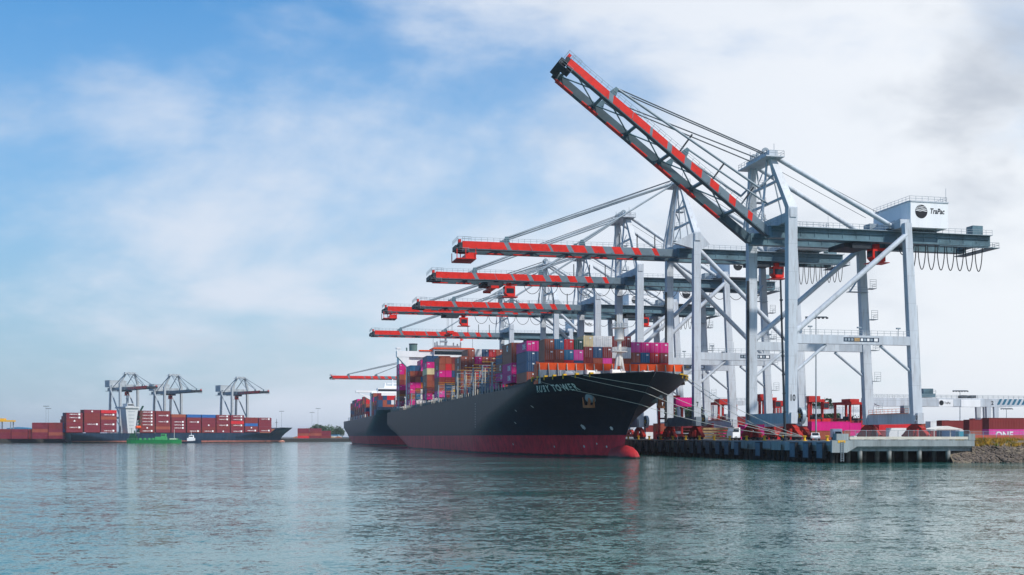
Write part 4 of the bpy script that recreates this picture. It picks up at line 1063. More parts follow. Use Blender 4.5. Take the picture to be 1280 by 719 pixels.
def second_ship():
    s0 = 425
    hl = Hull(L=265, B=38, z0=17.0, zf=20.4, fl=24, sc=0.85)
    root = thing('container_ship', 'second container ship with teal black bow, behind stern of near ship', 'ship', Q(s0, SHIP_T), AQ, 'container ships moored at the quay')
    hm = hull_mat('teal_red_hull', (0.010, 0.034, 0.050), 5.6, (0.55, 0.045, 0.05), 0.42)
    hl.mesh().build('hull', [hm, hm, M['rust']], root)
    hl.bulb().build('bulbous_bow', MATS.get('x') or hull_mat('bulb_paint_far', (0.3, 0.03, 0.03), 30), root)
    mb = MB(); yb = 26; mb.box(-17.5, 17.5, yb, yb+0.3, 18.5, 22.4); mb.build('breakwater', M['navy'], root)
    yA = 96; mb = MB(); mb.box(-14, 14, yA, yA+12, 15, 33.5); mb.box(-10, 10, yA+0.5, yA+10, 33.5, 36.4); acc = mb.build('accommodation', M['white'], root)
    mb = MB(); mb.box(-24, 21, yA+1, yA+4.5, 33.52, 34.8); mb.prism([(-23, 33.4), (-14.02, 28.4), (-14.02, 31)], 'y', yA+1.4, yA+2.4); mb.build('bridge_wing', M['white'], acc)
    mb = MB(); mb.box(-9.8, 9.8, yA+0.42, yA+0.498, 34.4, 35.7); mb.build('bridge_window', M['glass'], acc)
    mb = MB(); mb.tube((0, yA+5, 36.4), (0, yA+5, 42.5), 0.7, 0, 8, 0.3); mb.box(-3.5, 3.5, yA+4.7, yA+5.3, 39.4, 39.9); mb.box(-5.5, 5.5, yA+4, yA+5, 36.42, 38); mb.tube((4, yA+5, 36.4), (4, yA+5, 40.5), 0.5, 0, 8); mb.tube((-5, yA+5, 36.4), (-5, yA+5, 40), 0.6, 0, 8)
    mb.build('radar_mast', M['white'], acc)
    for k in range(12):
        MB().beam((0,0,0), (0,0,3.0), 0.4, 0.5).build('side_post', M['offwhite'], root, (-18.4, 80+k*13.0, 16.4))
    rnd = random.Random(5)
    grp = 'containers on the second ship'
    t0 = -40+1.25
    pal = ['magenta','red','crimson','brown','maroon','red','brown','navy','orange','crimson']
    cfg = [(462, 29.4, 13, 5), (477, 29.4, 2, 5), (492, 32.0, 2, 6), (540, 32.0, 3, 6), (556, 32.0, 2, 6), (572, 30.4, 2, 5), (588, 30.4, 2, 5), (604, 32.0, 2, 6), (620, 32.0, 2, 6), (636, 32.0, 2, 6), (652, 30.4, 2, 5)]
    for b, (s, top, nc, nt) in enumerate(cfg):
        for c in range(nc):
            for k in range(nt):
                z = top-(k+1)*2.61
                col = rnd.choice(pal)
                if b == 0 and (c, k) in ((4,0), (5,0), (6,0), (3,1), (7,1), (1,1)): col = 'white'
                if b == 0 and c < 2 and k > 0: col = ('navy', 'brown')[c]
                small_box(col, Q(s, t0+c*2.51+0.6, z), AQ)
second_ship()

# far ship across the harbour
FS = Vector((-360.0, 900.0, 0)); FE = Vector((-202.5, 1050.0, 0)); FD = (FE-FS).normalized(); FN = Vector((-FD.y, FD.x, 0))
FL = (FE-FS).length
def far_ship():
    # local y runs from the bow back to the stern; local -x is then the side turned to the camera
    hl = Hull(L=FL-5, B=29, z0=8.0, zf=13.6, fl=22, sc=0.62, red=1.6, rake=0.45)
    rz = math.atan2(FD.x, -FD.y)
    cen = FE + FN*14.5
    root = thing('container_ship', 'dark blue container ship laden with red containers across the harbour', 'ship', cen, rz, None)
    hm = hull_mat('far_hull', (0.014, 0.032, 0.060), 1.7, (0.36, 0.13, 0.10), 0.4)
    tr = mat('far_transom_grey', (0.16, 0.19, 0.23), 0.5)
    hl.mesh().build('hull', [hm, tr, M['rust']], root)
    hl.bulb().build('bulbous_bow', hull_mat('bulb_far', (0.45, 0.2, 0.15), 30, (0.45, 0.2, 0.15)), root)
    for yg in (FL-15.5, FL-29.8, FL-77.5, FL-91.7, FL-106, FL-120.3, FL-134.4, FL-148.6, FL-162.8, FL-177):
        mb = MB(); mb.box(-13.4, 13.5, yg-0.35, yg+0.35, 8.0, 22.5 if yg > FL-160 else 20); mb.build('lashing_bridge', M['dark'], root)  # dark sheets added so the gaps between the bays look shaded
    # white superstructure with sloped sides
    yc = FL-57; mb = MB()
    mb.prism([(yc-3.0, 8), (yc+3.0, 8), (yc+5.0, 29), (yc-6.0, 29)], 'x', -13.4, -3, 0); mb.prism([(yc-6.5, 29), (yc+5.5, 29), (yc+5.5, 30.4), (yc-6.5, 30.4)], 'x', -14.4, 6, 0)
    mb.box(-11, -2, yc-3.4, yc+2.4, 30.4, 33.0, 0)
    acc = mb.build('accommodation', M['farwhite'], root)
    mb = MB(); mb.box(-11.08, -11.003, yc-3.1, yc+2.1, 31.2, 32.4); mb.build('bridge_window', M['glass'], acc)
    for k in range(6):
        mb = MB(); mb.box(-13.47, -13.403, yc-2.0-0.2*k, yc+1.8+0.2*k, 11.5+2.9*k, 11.85+2.9*k); mb.build('window_row', M['grey'], acc)
    mb = MB()
    for k in range(5): mb.beam((-13.0, yc-4.6-k*0.4-1, 9+k*4), (-13.0, yc-8.5-k*0.5, 15+k*4), 2.5, 0.6)
    mb.build('stair_ramp', M['dkgreen'], acc)
    mb = MB(); mb.tube((-6, yc, 33), (-6, yc, 41), 0.5, 0, 8, 0.25); mb.box(-8.5, -3.5, yc-0.4, yc+0.4, 37, 37.5); mb.build('radar_mast', M['grey'], acc)
    MB().tube((-14.5, yc-7.5, 13.0), (-14.5, yc-3.5, 13.0), 1.3, 0, 10).build('lifeboat', M['orange'], acc)
    mb = MB(); ym = 12; mb.tube((0, ym, 13), (0, ym, 22), 0.4, 0, 8, 0.25); mb.box(-2, 2, ym-0.3, ym+0.3, 18.4, 18.8); mb.build('foremast', M['grey'], root)
    rnd = random.Random(21)
    grp = 'red containers on the far ship across the harbour'
    # bays from the stern: (distance from stern, tiers)
    bays = [(2.0, 6, 'outermost'), (16.5, 7, ''), (30.5, 7, ''), (64.0, 7, ''), (78.3, 7, ''), (92.6, 6, ''), (107.0, 6, ''), (121.2, 6, ''), (135.4, 6, ''), (149.6, 6, ''), (163.8, 5, ''), (178.0, 5, '')]
    bn = 0
    for ds, nt, _ in bays:
        bn += 1; yy = FL-ds-13.4
        base = 8.6 if ds < 150 else 9.3
        for k in range(nt):
            z = base+k*2.65
            col = rnd.choices(['crimson', 'red', 'maroon', 'brown'], [6, 0.5, 4, 0.8])[0]
            if bn == 7 and k == nt-1: col = 'azure'
            if bn == 8 and k == nt-1: col = 'azure'
            if bn == 11 and k == 2: col = 'azure'
            mark = rnd.choices(['longname', 'square', None], [5, 1, 4])[0] if col in ('crimson', 'maroon') else None
            p = root.matrix_world  # (identity until update)
            c = cen + Vector((-math.cos(rz)*12.9-math.sin(rz)*yy, -math.sin(rz)*12.9+math.cos(rz)*yy, z))
            container(col, c, rz, f'{col} container, {ORD[k+1]} tier from bottom, {ORD[bn]} bay from stern of far ship', grp, 13.4, 2.61, mark=mark)
        # stern face columns of the first bays
        if bn in (1, 2, 4):
            for c_ in range(1, 6 if bn == 1 else 3):
                for k in range(nt - (0 if c_ > 1 or bn != 1 else 0)):
                    if bn == 1 and k >= nt-max(0, c_-2): continue
                    if bn != 1 and k < nt-3: continue
                    z = base+k*2.65; xx = -12.9+c_*2.51
                    col = rnd.choice(['crimson', 'maroon', 'maroon', 'navy'])
                    c = cen + Vector((math.cos(rz)*xx-math.sin(rz)*yy, math.sin(rz)*xx+math.cos(rz)*yy, z))
                    small_box(col, c, rz, 13.4)
far_ship()

# ------------------------------------------------------------------ far terminal ground and cranes
def far_land():
    mb = MB()
    a = FS + FN*32
    pts = [a-FD*420, a+FD*330, a+FD*330+FN*20, a+FD*1500+FN*260, a+FD*1500+FN*2600, a-FD*420+FN*2600]
    n = len(pts); zt = 3.4
    mb.add([(p.x, p.y, zt) for p in pts]+[(p.x, p.y, -1) for p in pts], [tuple(range(n))]+[(i, (i+1) % n, n+(i+1) % n, n+i) for i in range(n)])
    mb.m = [0]+[1]*(len(mb.m)-1); tag(mb.build('far_terminal_ground', [M['asphalt'], M['timber']]), kind='structure')
    mb = MB()
    pts = [(-420, 1400), (60, 1320), (200, 1500), (2000, 2600), (2000, 6000), (-3000, 6000), (-3000, 2300)]; n = len(pts)
    mb.add([(x, y, 3.0) for x, y in pts]+[(x, y, -1) for x, y in pts], [tuple(range(n))]+[(i, (i+1) % n, n+(i+1) % n, n+i) for i in range(n)])
    tag(mb.build('far_shore', M['earth']), kind='structure')
far_land()
FRZ = math.atan2(FN.y, FN.x)
for ds, lab, zg, zp in ((71, 'grey crane rising directly behind white bridge of far ship', 46, 60.5),
                        (112, 'middle of three grey cranes behind far ship with red containers', 44, 60.5),
                        (179, 'rightmost of three grey cranes behind far ship, boom tip red', 45, 60.5)):
    p = FS + FD*ds + FN*36
    crane((p.x, p.y, 3.4), FRZ, lab, zg=zg-3.4, zap=zp-3.4, out=40, back=32, gauge=22, hw=8, cabx=6, detail=0, house=True, sign=False, portal=17, small=True, boomred=(ds != 112), paint=M['fargrey'], group='grey cranes behind the far ship')

# ------------------------------------------------------------------ yard behind the cranes
def pxy(px, Y): return Vector(((px-640)/1400*Y, Y, 0))
def straddle(px, Y, rz, label):
    p = pxy(px, Y); root = thing('straddle_carrier', label, 'straddle carrier', (p.x, p.y, DECK), rz, 'red straddle carriers on the terminal')
    for sx in (-1, 1):
        mb = MB()
        for y in (-3.6, 3.6): mb.box(sx*2.3-0.28, sx*2.3+0.28, y-0.35, y+0.35, 1.4, 11.4)
        mb.box(sx*2.3-0.35, sx*2.3+0.35, -5.2, 5.2, 0.9, 1.75); mb.box(sx*2.3-0.3, sx*2.3+0.3, -4.6, 4.6, 11.4, 12.3)
        fo = mb.build('side_frame', M['carrier'], root)
        for y in (-4.2, -1.6, 1.6, 4.2): MB().tube((sx*2.3-0.28, y, 0.75), (sx*2.3+0.28, y, 0.75), 0.75, 0, 14).build('wheel', M['tyre'], fo)
    mb = MB()
    for y in (-4.2, 4.2): mb.box(-2.0, 2.0, y-0.35, y+0.35, 11.45, 12.25)
    mb.box(-1.9, 1.9, -3.2, 1.0, 12.31, 13.3); mb.build('top_frame', M['carrier'], root)
    mb = MB(); mb.box(-1.2, 1.2, -6.0, 6.0, 6.2, 6.7); mb.box(-0.9, 0.9, -1.4, 1.4, 6.7, 7.5)
    for y in (-2.5, 2.5): mb.tube((0, y, 6.7), (0, y, 11.5), 0.06, 0, 5)
    mb.build('spreader', M['dark'], root)
    mb = MB(); mb.box(1.2, 2.9, -6.6, -4.7, 9.2, 11.3, 0); mb.box(1.3, 2.8, -6.66, -6.602, 9.6, 11.0, 1); mb.build('cab', [M['carrier'], M['glass']], root)
for px, Y, rz, lab in ((1012, 345, AQ, 'red straddle carrier right of the crane leg numbered ten'), (952, 330, AQ, 'red straddle carrier behind the blue grey sill of nearest crane'),
                       (901, 372, AQ, 'red straddle carrier between legs of crane numbered seven'), (1060, 372, AQ+0.2, 'red straddle carrier beside the magenta container stack'),
                       (974, 390, AQ, 'red straddle carrier further back left of crane leg ten'), (838, 340, AQ, 'red straddle carrier behind bow of near ship')):
    straddle(px, Y, rz, lab)
GRPY = 'containers stacked on the terminal yard'
def ystack(px, Y, rz, cols, label, L=LEN40, H=2.59, mark=None):
    p = pxy(px, Y)
    for k, c in enumerate(cols):
        where = 'topmost' if k == len(cols)-1 else 'bottom' if k == 0 else 'middle'
        container(c, (p.x, p.y, DECK+k*(H+0.015)+0.004), rz, f'{c} container, {where} {label}', GRPY, L, H, False, mark if c in ('pink', 'magenta') else None)
E90 = AQ-math.pi/2    # long side facing the camera: local y points inland
def ystack_e(px, Y, cols, label, **k): ystack(px, Y, E90, cols, label, **k)
ystack_e(1232, 258, ['pink', 'maroon'], 'of the stack at right edge of yard')
ystack_e(1208, 285, ['brown', 'maroon'], 'of stack just left of the rightmost stack')
ystack_e(1174, 300, ['navy', 'maroon'], 'of stack right of the white canopy')
ystack_e(1160, 318, ['maroon', 'white'], 'of stack behind the white canopy')
ystack_e(1243, 300, ['brown', 'crimson'], 'of second row stack at right edge')
ystack_e(1012, 322, ['brown', 'magenta'], 'of stack right of crane leg ten')
ystack_e(1037, 352, ['maroon', 'magenta'], 'of stack left of the inland crane sill', L=LEN20)
ystack_e(1052, 350, ['magenta', 'magenta'], 'of stack beside inland crane sill', L=LEN20)
ystack_e(1096, 350, ['maroon', 'red'], 'of stack behind the white box truck')
ystack_e(1128, 372, ['crimson', 'brown'], 'of stack behind the orange railing')
ystack_e(950, 345, ['red', 'maroon'], 'of stack behind the blue grey crane sill')
ystack_e(918, 385, ['crimson', 'brown', 'maroon'], 'of tall stack behind crane seven legs')
ystack_e(884, 372, ['magenta', 'red'], 'of stack left of the tan hatch covers')
ystack_e(845, 352, ['white', 'crimson'], 'of stack just right of the ship bow')
ystack_e(818, 368, ['red', 'brown'], 'of stack glimpsed under the ship bow')
ystack(1230, 330, AQ, ['brown', 'maroon'], 'of lengthways stack near gantry legs')
def back_row():
    rnd = random.Random(8)
    for i, px in enumerate((806, 832, 858, 892, 926, 956, 1000, 1030, 1070, 1104, 1140, 1176, 1214, 1256)):
        Y = 425+6*math.sin(i*2.1); p = pxy(px, Y); n = rnd.choice((2, 3, 3))
        for k in range(n):
            c = rnd.choice(['maroon', 'crimson', 'brown', 'magenta', 'red', 'white', 'maroon', 'magenta'])
            if k == n-1: container(c, (p.x, p.y, DECK+k*2.61+0.004), E90, f'{c} container on top of the {ORD[i+1]} stack from left in the back row', GRPY, LEN40, 2.59)
            else: small_box(c, (p.x, p.y, DECK+k*2.61+0.004), E90)
back_row()
def lifted():
    p = pxy(843, 318); o = container('magenta', (p.x, p.y, 4.3+9.4), E90, 'magenta container hanging from spreader beside the ship bow', GRPY, LEN20, 2.59)
lifted()
def terminal_truck():
    p = pxy(926, 277); root = thing('container_truck', 'yard truck carrying a small magenta container under the quay cranes', 'truck', (p.x, p.y, DECK), E90+0.25)
    mb = MB(); mb.box(-1.1, 1.1, -1.0, 6.6, 0.95, 1.25); mb.build('chassis', M['dark'], root)
    mb = MB(); mb.prism([(-3.4, 0.6), (-1.1, 0.6), (-1.1, 3.1), (-2.9, 3.1), (-3.4, 1.9)], 'x', -1.15, 1.15, 0); cb = mb.build('cab', M['white'], root)
    mb = MB(); mb.prism([(-3.36, 2.0), (-2.95, 2.95), (-1.5, 2.95), (-1.5, 2.0)], 'x', -1.17, 1.17, 0); mb.build('window', M['glass'], cb)
    for y in (-2.4, 0.2, 4.6, 5.8):
        for sx in (-1, 1): MB().tube((sx*0.95-0.2, y, 0.5), (sx*0.95+0.2, y, 0.5), 0.5, 0, 14).build('wheel', M['tyre'], root)
    m = Matrix.Rotation(E90+0.25, 3, 'Z') @ Vector((0, 0.3, 1.26))
    container('magenta', (p.x+m.x, p.y+m.y, DECK+m.z), E90+0.25, 'small magenta container with white letters riding on a yard truck', GRPY, LEN20, 2.59, mark='endname2')
def _mk():
    mb = MB(); L, H = LEN20, 2.59; x = WID/2+0.014
    text_on(mb, 'ONE', (x, L*0.12, H*0.24), (0,1,0), (0,0,1), L*0.5, H*0.5, 0, 0.03)
    o = mb.build('marking', M['white']); MARK[('endname2', L, H)] = o.data; bpy.data.objects.remove(o)
    mb = MB(); L = LEN40
    text_on(mb, 'ONE', (x, L*0.14, H*0.18), (0,1,0), (0,0,1), L*0.38, H*0.62, 0, 0.03)
    o = mb.build('marking', M['white']); MARK[('endname', L, H)] = o.data; bpy.data.objects.remove(o)
_mk(); terminal_truck()
for o in list(COL.objects):
    if o.get('label', '').startswith('pink container, bottom of the stack at right edge'): link('marking', MARK[('endname', LEN40, 2.59)], o)
def hatch_covers():
    p = pxy(886, 302)
    for k in range(4):
        mb = MB(); mb.box(-5.4, 5.4, -5, 5, 0, 0.55)
        for q in range(8): mb.box(-5.1+q*1.4, -4.9+q*1.4, -5.06, -5.003, 0.05, 0.5)
        for sx in (-1, 1): mb.box(sx*5-0.3, sx*5+0.3, -4.8, -4.2, 0.551, 0.78)
        o = mb.build('hatch_cover', M['tan'], None, (p.x, p.y, DECK+0.3+k*0.79), AQ)
        tag(o, f'tan steel hatch cover, {["bottom", "second", "third", "topmost"][k]} of the pile under crane seven', 'hatch cover', 'tan hatch covers piled on the quay')
hatch_covers()
def rmg(px0, px1, Y, z, label, legs, big):
    p0 = pxy(px0, Y); p1 = pxy(px1, Y+12); L = (p1-p0).length; rz = math.atan2(p1.y-p0.y, p1.x-p0.x)
    root = thing('gantry_crane', label, 'gantry crane', (p0.x, p0.y, DECK), rz, 'rail gantry cranes over the yard')
    h = z-DECK; d = 2.7 if big else 2.0
    for y in (0, 5.5):
        mb = MB(); lx = legs[0]*L
        mb.prism([(0, h+d*0.45), (0, h+d), (L, h+d*0.92), (L, h+d*0.35), (lx+8, h-0.1), (lx-4, h), (3, h)], 'y', y-0.5, y+0.5)
        g = mb.build('girder', M['crane'], root)
        MB().railing([(0, y-0.45, h+d), (L, y-0.45, h+d*0.92)], 1.0, 1.8).build('railing', M['rail'], g)
    for f in legs:
        for y in (0, 5.5):
            x = f*L; mb = MB(); mb.post((x, y, 0), (x, y, h-0.02), 0.9, 0.9, 0, 1.7, 0.95); mb.build('leg', M['crane'], root)
        mb = MB(); mb.box(f*L-0.6, f*L+0.6, -1.5, 7, 0.1, 0.9); mb.build('bogie', M['red'], root)
    if big:
        x = L*0.30; mb = MB(); mb.box(x-2.6, x+2.6, 1.0, 4.6, h+d+0.2, h+d+1.4); mb.box(x-1.4, x+2.0, 1.4, 4.2, h+d+1.4, h+d+3.0); mb.railing([(x-2.6, 0.9, h+d+1.4), (x+2.6, 0.9, h+d+1.4)], 1.1, 1.0)
        mb.build('trolley', M['girder'], root)
        mb = MB()
        fx = lambda px: (px-px0)/(px1-px0)*L
        mb.box(fx(1170), fx(1188), -0.66, -0.503, h-0.1, h+d-0.5, 0)
        c = (fx(1173.5), -0.68, h+1.1); n = 20; mb.add([(c[0]+0.8*math.cos(6.283*i/n), c[1], c[2]+0.8*math.sin(6.283*i/n)) for i in range(n)], [tuple(range(n))], 1)
        text_on(mb, 'TraPac', (fx(1177), -0.68, h+0.75), (1,0,0), (0,0,1), 2.2, 0.7, 1, 0.02)
        text_on(mb, 'LONG BEACH'[:4]+'   LIFT', (fx(1203), -0.68, h+0.8), (1,0,0), (0,0,1), 3.2, 0.5, 1, 0.0) if False else None
        mb.build('sign', [M['white'], M['black']], root); mb = MB()
        mb.box(fx(1198), fx(1222), -0.66, -0.503, h-0.1, h+d-0.5, 0); mb.build('sign', [M['white'], M['black']], root); mb = MB()
        text_on(mb, '2', (fx(1236), -0.53, h+0.5), (1,0,0), (0,0,1), 0.8, 1.3, 1, 0.03)
        mb.build('number', [M['white'], M['black']], root); mb = MB()
        for k in range(6):
            x = fx(1243+k*6.2); mb.add([(x, -0.53, h+0.6), (x+0.9, -0.53, h+0.6), (x+1.9, -0.53, h+d-0.3), (x+1.0, -0.53, h+d-0.3)], [(0,1,2,3)], 2)
        mb.build('stripe_marking', [M['white'], M['black'], M['stripeblue']], root)
        mb = MB()
        for px in (1203, 1214): mb = MB(); mb.box(fx(px), fx(px)+2.0, 1.2, 3.4, h+d+0.1, h+d+0.9); mb.build('equipment_box', M['dark'], root)
rmg(1088, 1330, 352, 14.8, 'long white rail gantry crane with blue stripes at right of yard', (0.60, 0.64), True)
rmg(862, 966, 420, 17.0, 'smaller white rail gantry seen between legs of crane seven', (0.30, 0.36), False)
rmg(990, 1080, 470, 15.0, 'distant white rail gantry left of inland crane leg', (0.2, 0.8), False)
def mast(px, Y, h, label, base=DECK, grp='high mast lights over the terminals'):
    p = pxy(px, Y); mb = MB(); mb.tube((0,0,0), (0,0,h), 0.24, 0, 8, 0.12); mb.tube((0,0,0), (0,0,0.5), 0.5, 0, 8)
    mb.box(-2.9, 2.9, -0.12, 0.12, h-0.15, h+0.1)
    root = mb.build('light_mast', M['grey'], None, (p.x, p.y, base)); tag(root, label, 'light mast', grp)
    mb = MB()
    mb.box(-2.8, 2.8, -0.36, -0.125, h-0.3, h-0.1)
    for k in range(6): mb.box(-2.8+k*1.1, -2.3+k*1.1, -0.35, 0.3, h-0.55, h-0.16)
    mb.build('lamp_head', M['dark'], root)
for px, Y, h, lab, b in ((1200, 440, 19, 'tall light mast above the white gantry girder at right', DECK), (1180, 560, 9, 'short light mast left of the gantry legs', DECK), (1258, 560, 15, 'light mast near the right edge of the yard', DECK),
                      (57.5, 1180, 34, 'left one of two light masts behind red stacks on far left', 3.4), (60.4, 1240, 33, 'right one of two light masts behind red stacks on far left', 3.4),
                      (390, 1420, 33, 'shorter light mast on far shore right of far ship', 3.0), (397.5, 1420, 38, 'taller light mast on far shore right of far ship', 3.0), (352, 1400, 34, 'light mast behind the far ship bow', 3.0),
                      (1020, 300, 33, 'thin dark mast standing right of crane leg ten', DECK)):
    mast(px, Y, h, lab, b)
def dark_pole():
    a = pxy(982, 232); mb = MB(); mb.tube((0,0,0), (-1.0, 0, 34.5), 0.28, 0, 8, 0.2); mb.tube((0,0,0), (0,0,0.6), 0.55, 0, 10)
    for k in range(8): mb.tube((-0.03*k*4, 0, 4*k+2), (-0.03*k*4-0.01, 0, 4*k+2.3), 0.36, 0, 8)
    p = Q(20.0, 2.4, DECK)
    tag(mb.build('dark_pole', M['dark'], None, pxy(981.5, 240)+Vector((0,0,DECK))), 'tall slightly leaning black pole in front of nearest crane sill', 'pole')
dark_pole()
# vehicles
def wheels(root, pts, r=0.38, w=0.25):
    me = None
    for x, y in pts:
        if me is None:
            o = MB().tube((-w/2, 0, 0), (w/2, 0, 0), r, 0, 16).build('wheel', M['tyre'], root, (x, y, r)); me = o.data
        else: link('wheel', me, root, (x, y, r))
def pickup(loc, rz, label, col='white'):
    root = thing('pickup_truck', label, 'pickup truck', loc, rz, 'white vehicles parked on the quay'); m = M[col]
    mb = MB(); mb.prism([(-2.6, 0.5), (2.5, 0.5), (2.6, 0.75), (2.5, 1.0), (1.3, 1.08), (-2.6, 1.08), (-2.65, 0.75)], 'x', -0.95, 0.95); mb.build('body', m, root)
    mb = MB(); mb.prism([(1.15, 1.082), (0.45, 1.75), (-0.9, 1.78), (-1.1, 1.082)], 'x', -0.86, 0.86); cb = mb.build('cabin', m, root)
    mb = MB(); mb.prism([(1.02, 1.16), (0.45, 1.66), (-0.8, 1.68), (-0.95, 1.16)], 'x', -0.875, 0.875); mb.add([(-0.75, 1.13, 1.14), (0.75, 1.13, 1.14), (0.7, 0.52, 1.72), (-0.7, 0.52, 1.72)], [(0,1,2,3)]); mb.build('window', M['glass'], cb)
    for sx in (-1, 1): MB().box(sx*0.7-0.18, sx*0.7+0.18, 2.52, 2.6, 0.78, 0.95).build('headlight', M['lampglass'], root)
    wheels(root, [(-0.85, 1.6), (0.85, 1.6), (-0.85, -1.55), (0.85, -1.55)])
def van(loc, rz, label, L=6.8, H=3.1):
    root = thing('box_truck', label, 'truck', loc, rz, 'white vehicles parked on the quay')
    mb = MB(); mb.box(-1.2, 1.2, -L/2, L/2-2.1, 0.75, H); mb.build('cargo_box', M['white'], root)
    mb = MB(); y = L/2; mb.prism([(y-2.05, 0.55), (y+0.2, 0.55), (y+0.25, 1.1), (y-0.5, 1.35), (y-1.0, 2.25), (y-2.05, 2.3)], 'x', -1.0, 1.0); cb = mb.build('cab', M['white'], root)
    mb = MB(); mb.prism([(y-0.62, 1.42), (y-1.02, 2.12), (y-1.75, 2.12), (y-1.75, 1.42)], 'x', -1.02, 1.02); mb.add([(-0.85, y-0.50, 1.40), (0.85, y-0.50, 1.40), (0.8, y-0.97, 2.2), (-0.8, y-0.97, 2.2)], [(0,1,2,3)]); mb.build('window', M['glass'], cb)
    MB().box(-0.95, 0.95, -L/2+0.2, L/2-0.2, 0.5, 0.74).build('chassis', M['dark'], root)
    wheels(root, [(-0.9, L/2-0.9), (0.9, L/2-0.9), (-0.9, -L/2+1.4), (0.9, -L/2+1.4)], 0.45)
def place(px, Y): p = pxy(px, Y); return (p.x, p.y, DECK)
pickup(place(1019, 250), AQ+math.pi*0.86, 'white pickup truck parked right of the cable reel')
pickup(place(1077, 285), E90, 'white pickup truck parked left of the box truck')
pickup(place(1089, 300), E90+0.3, 'silver pickup parked behind the other white pickup', 'rail')
van(place(1126, 262), E90-0.25, 'white box truck parked on the wharf behind the bull rail', 6.2, 2.9)
van(place(1046, 290), AQ+2.8, 'white cab truck facing camera behind the corner block', 6.0, 2.9)
def canopy():
    p = pxy(1178, 262); root = thing('canopy', 'white peaked canopy frame on posts beside the box truck', 'canopy', (p.x, p.y, DECK), AQ)
    for x in (-3.5, 3.5):
        for y in (-2, 2): MB().beam((x, y, 0), (x, y, 2.5), 0.12, 0.12).build('post', M['offwhite'], root)
    mb = MB(); mb.prism([(-3.8, 2.5), (3.8, 2.5), (3.8, 2.62), (0, 3.35), (-3.8, 2.62)], 'y', -2.3, 2.3); mb.build('roof', M['offwhite'], root)
canopy()
def toilet():
    p = pxy(1199.5, 250); root = thing('portable_toilet', 'teal portable toilet right of the white canopy', 'portable toilet', (p.x, p.y, DECK), AQ)
    mb = MB(); mb.box(-0.6, 0.6, -0.6, 0.6, 0, 2.1); mb.build('cabin', M['teal'], root)
    mb = MB(); mb.prism([(-0.65, 2.102), (0.65, 2.102), (0.5, 2.35), (-0.5, 2.35)], 'y', -0.65, 0.65); mb.build('roof', M['white'], root)
    MB().box(-0.42, 0.42, -0.64, -0.603, 0.1, 1.95).build('door', M['teal'], root)
toilet()
def fences():
    def fence(name, a, b, h, label, mm, netlike, step=2.6):
        a = Vector(a); b = Vector(b); mb = MB(); L = (b-a).length; n = int(L/step)
        for k in range(n+1): p = a.lerp(b, k/n)-a; mb.tube(p, p+Vector((0,0,h)), 0.05, 0, 5)
        for z in (0.15, h): mb.tube(Vector((0,0,z)), b-a+Vector((0,0,z)), 0.035, 0, 4)
        root = mb.build(name, M['rail'], None, a); tag(root, label, 'fence')
        mb = MB(); d = (b-a)/L
        if netlike:
            z = 0.3
            while z < h: mb.tube(Vector((0,0,z)), b-a+Vector((0,0,z)), 0.012, 0, 3, caps=False); z += 0.25
            k = 0.3
            while k < L: mb.tube(d*k, d*k+Vector((0,0,h)), 0.010, 0, 3, caps=False); k += 0.3
        else:
            off = Vector((0, -0.06, 0)); mb.add([off+Vector((0,0,0.15)), off+b-a+Vector((0,0,0.15)), off+b-a+Vector((0,0,h-0.1)), off+Vector((0,0,h-0.1)),
                    off*1.5+Vector((0,0,0.15)), off*1.5+b-a+Vector((0,0,0.15)), off*1.5+b-a+Vector((0,0,h-0.1)), off*1.5+Vector((0,0,h-0.1))], [(0,1,2,3), (7,6,5,4), (3,2,6,7)])
        mb.build('mesh_panel', mm, root)
    z = Vector((0,0,DECK+0.01))
    fence('chain_link_fence', pxy(1056, 236)+z, pxy(1212, 246)+z, 2.2, 'grey chain link fence along back of the bull rail', M['rail'], True)
    fence('mesh_barrier', pxy(1205, 248)+z, pxy(1330, 240)+z, 1.3, 'orange mesh barrier in front of the right hand containers', M['netting'], False)
    fence('chain_link_fence', pxy(1213, 245)+z, pxy(1330, 236)+z, 2.0, 'grey chain link fence above the dry grass at right', M['rail'], True)
fences()

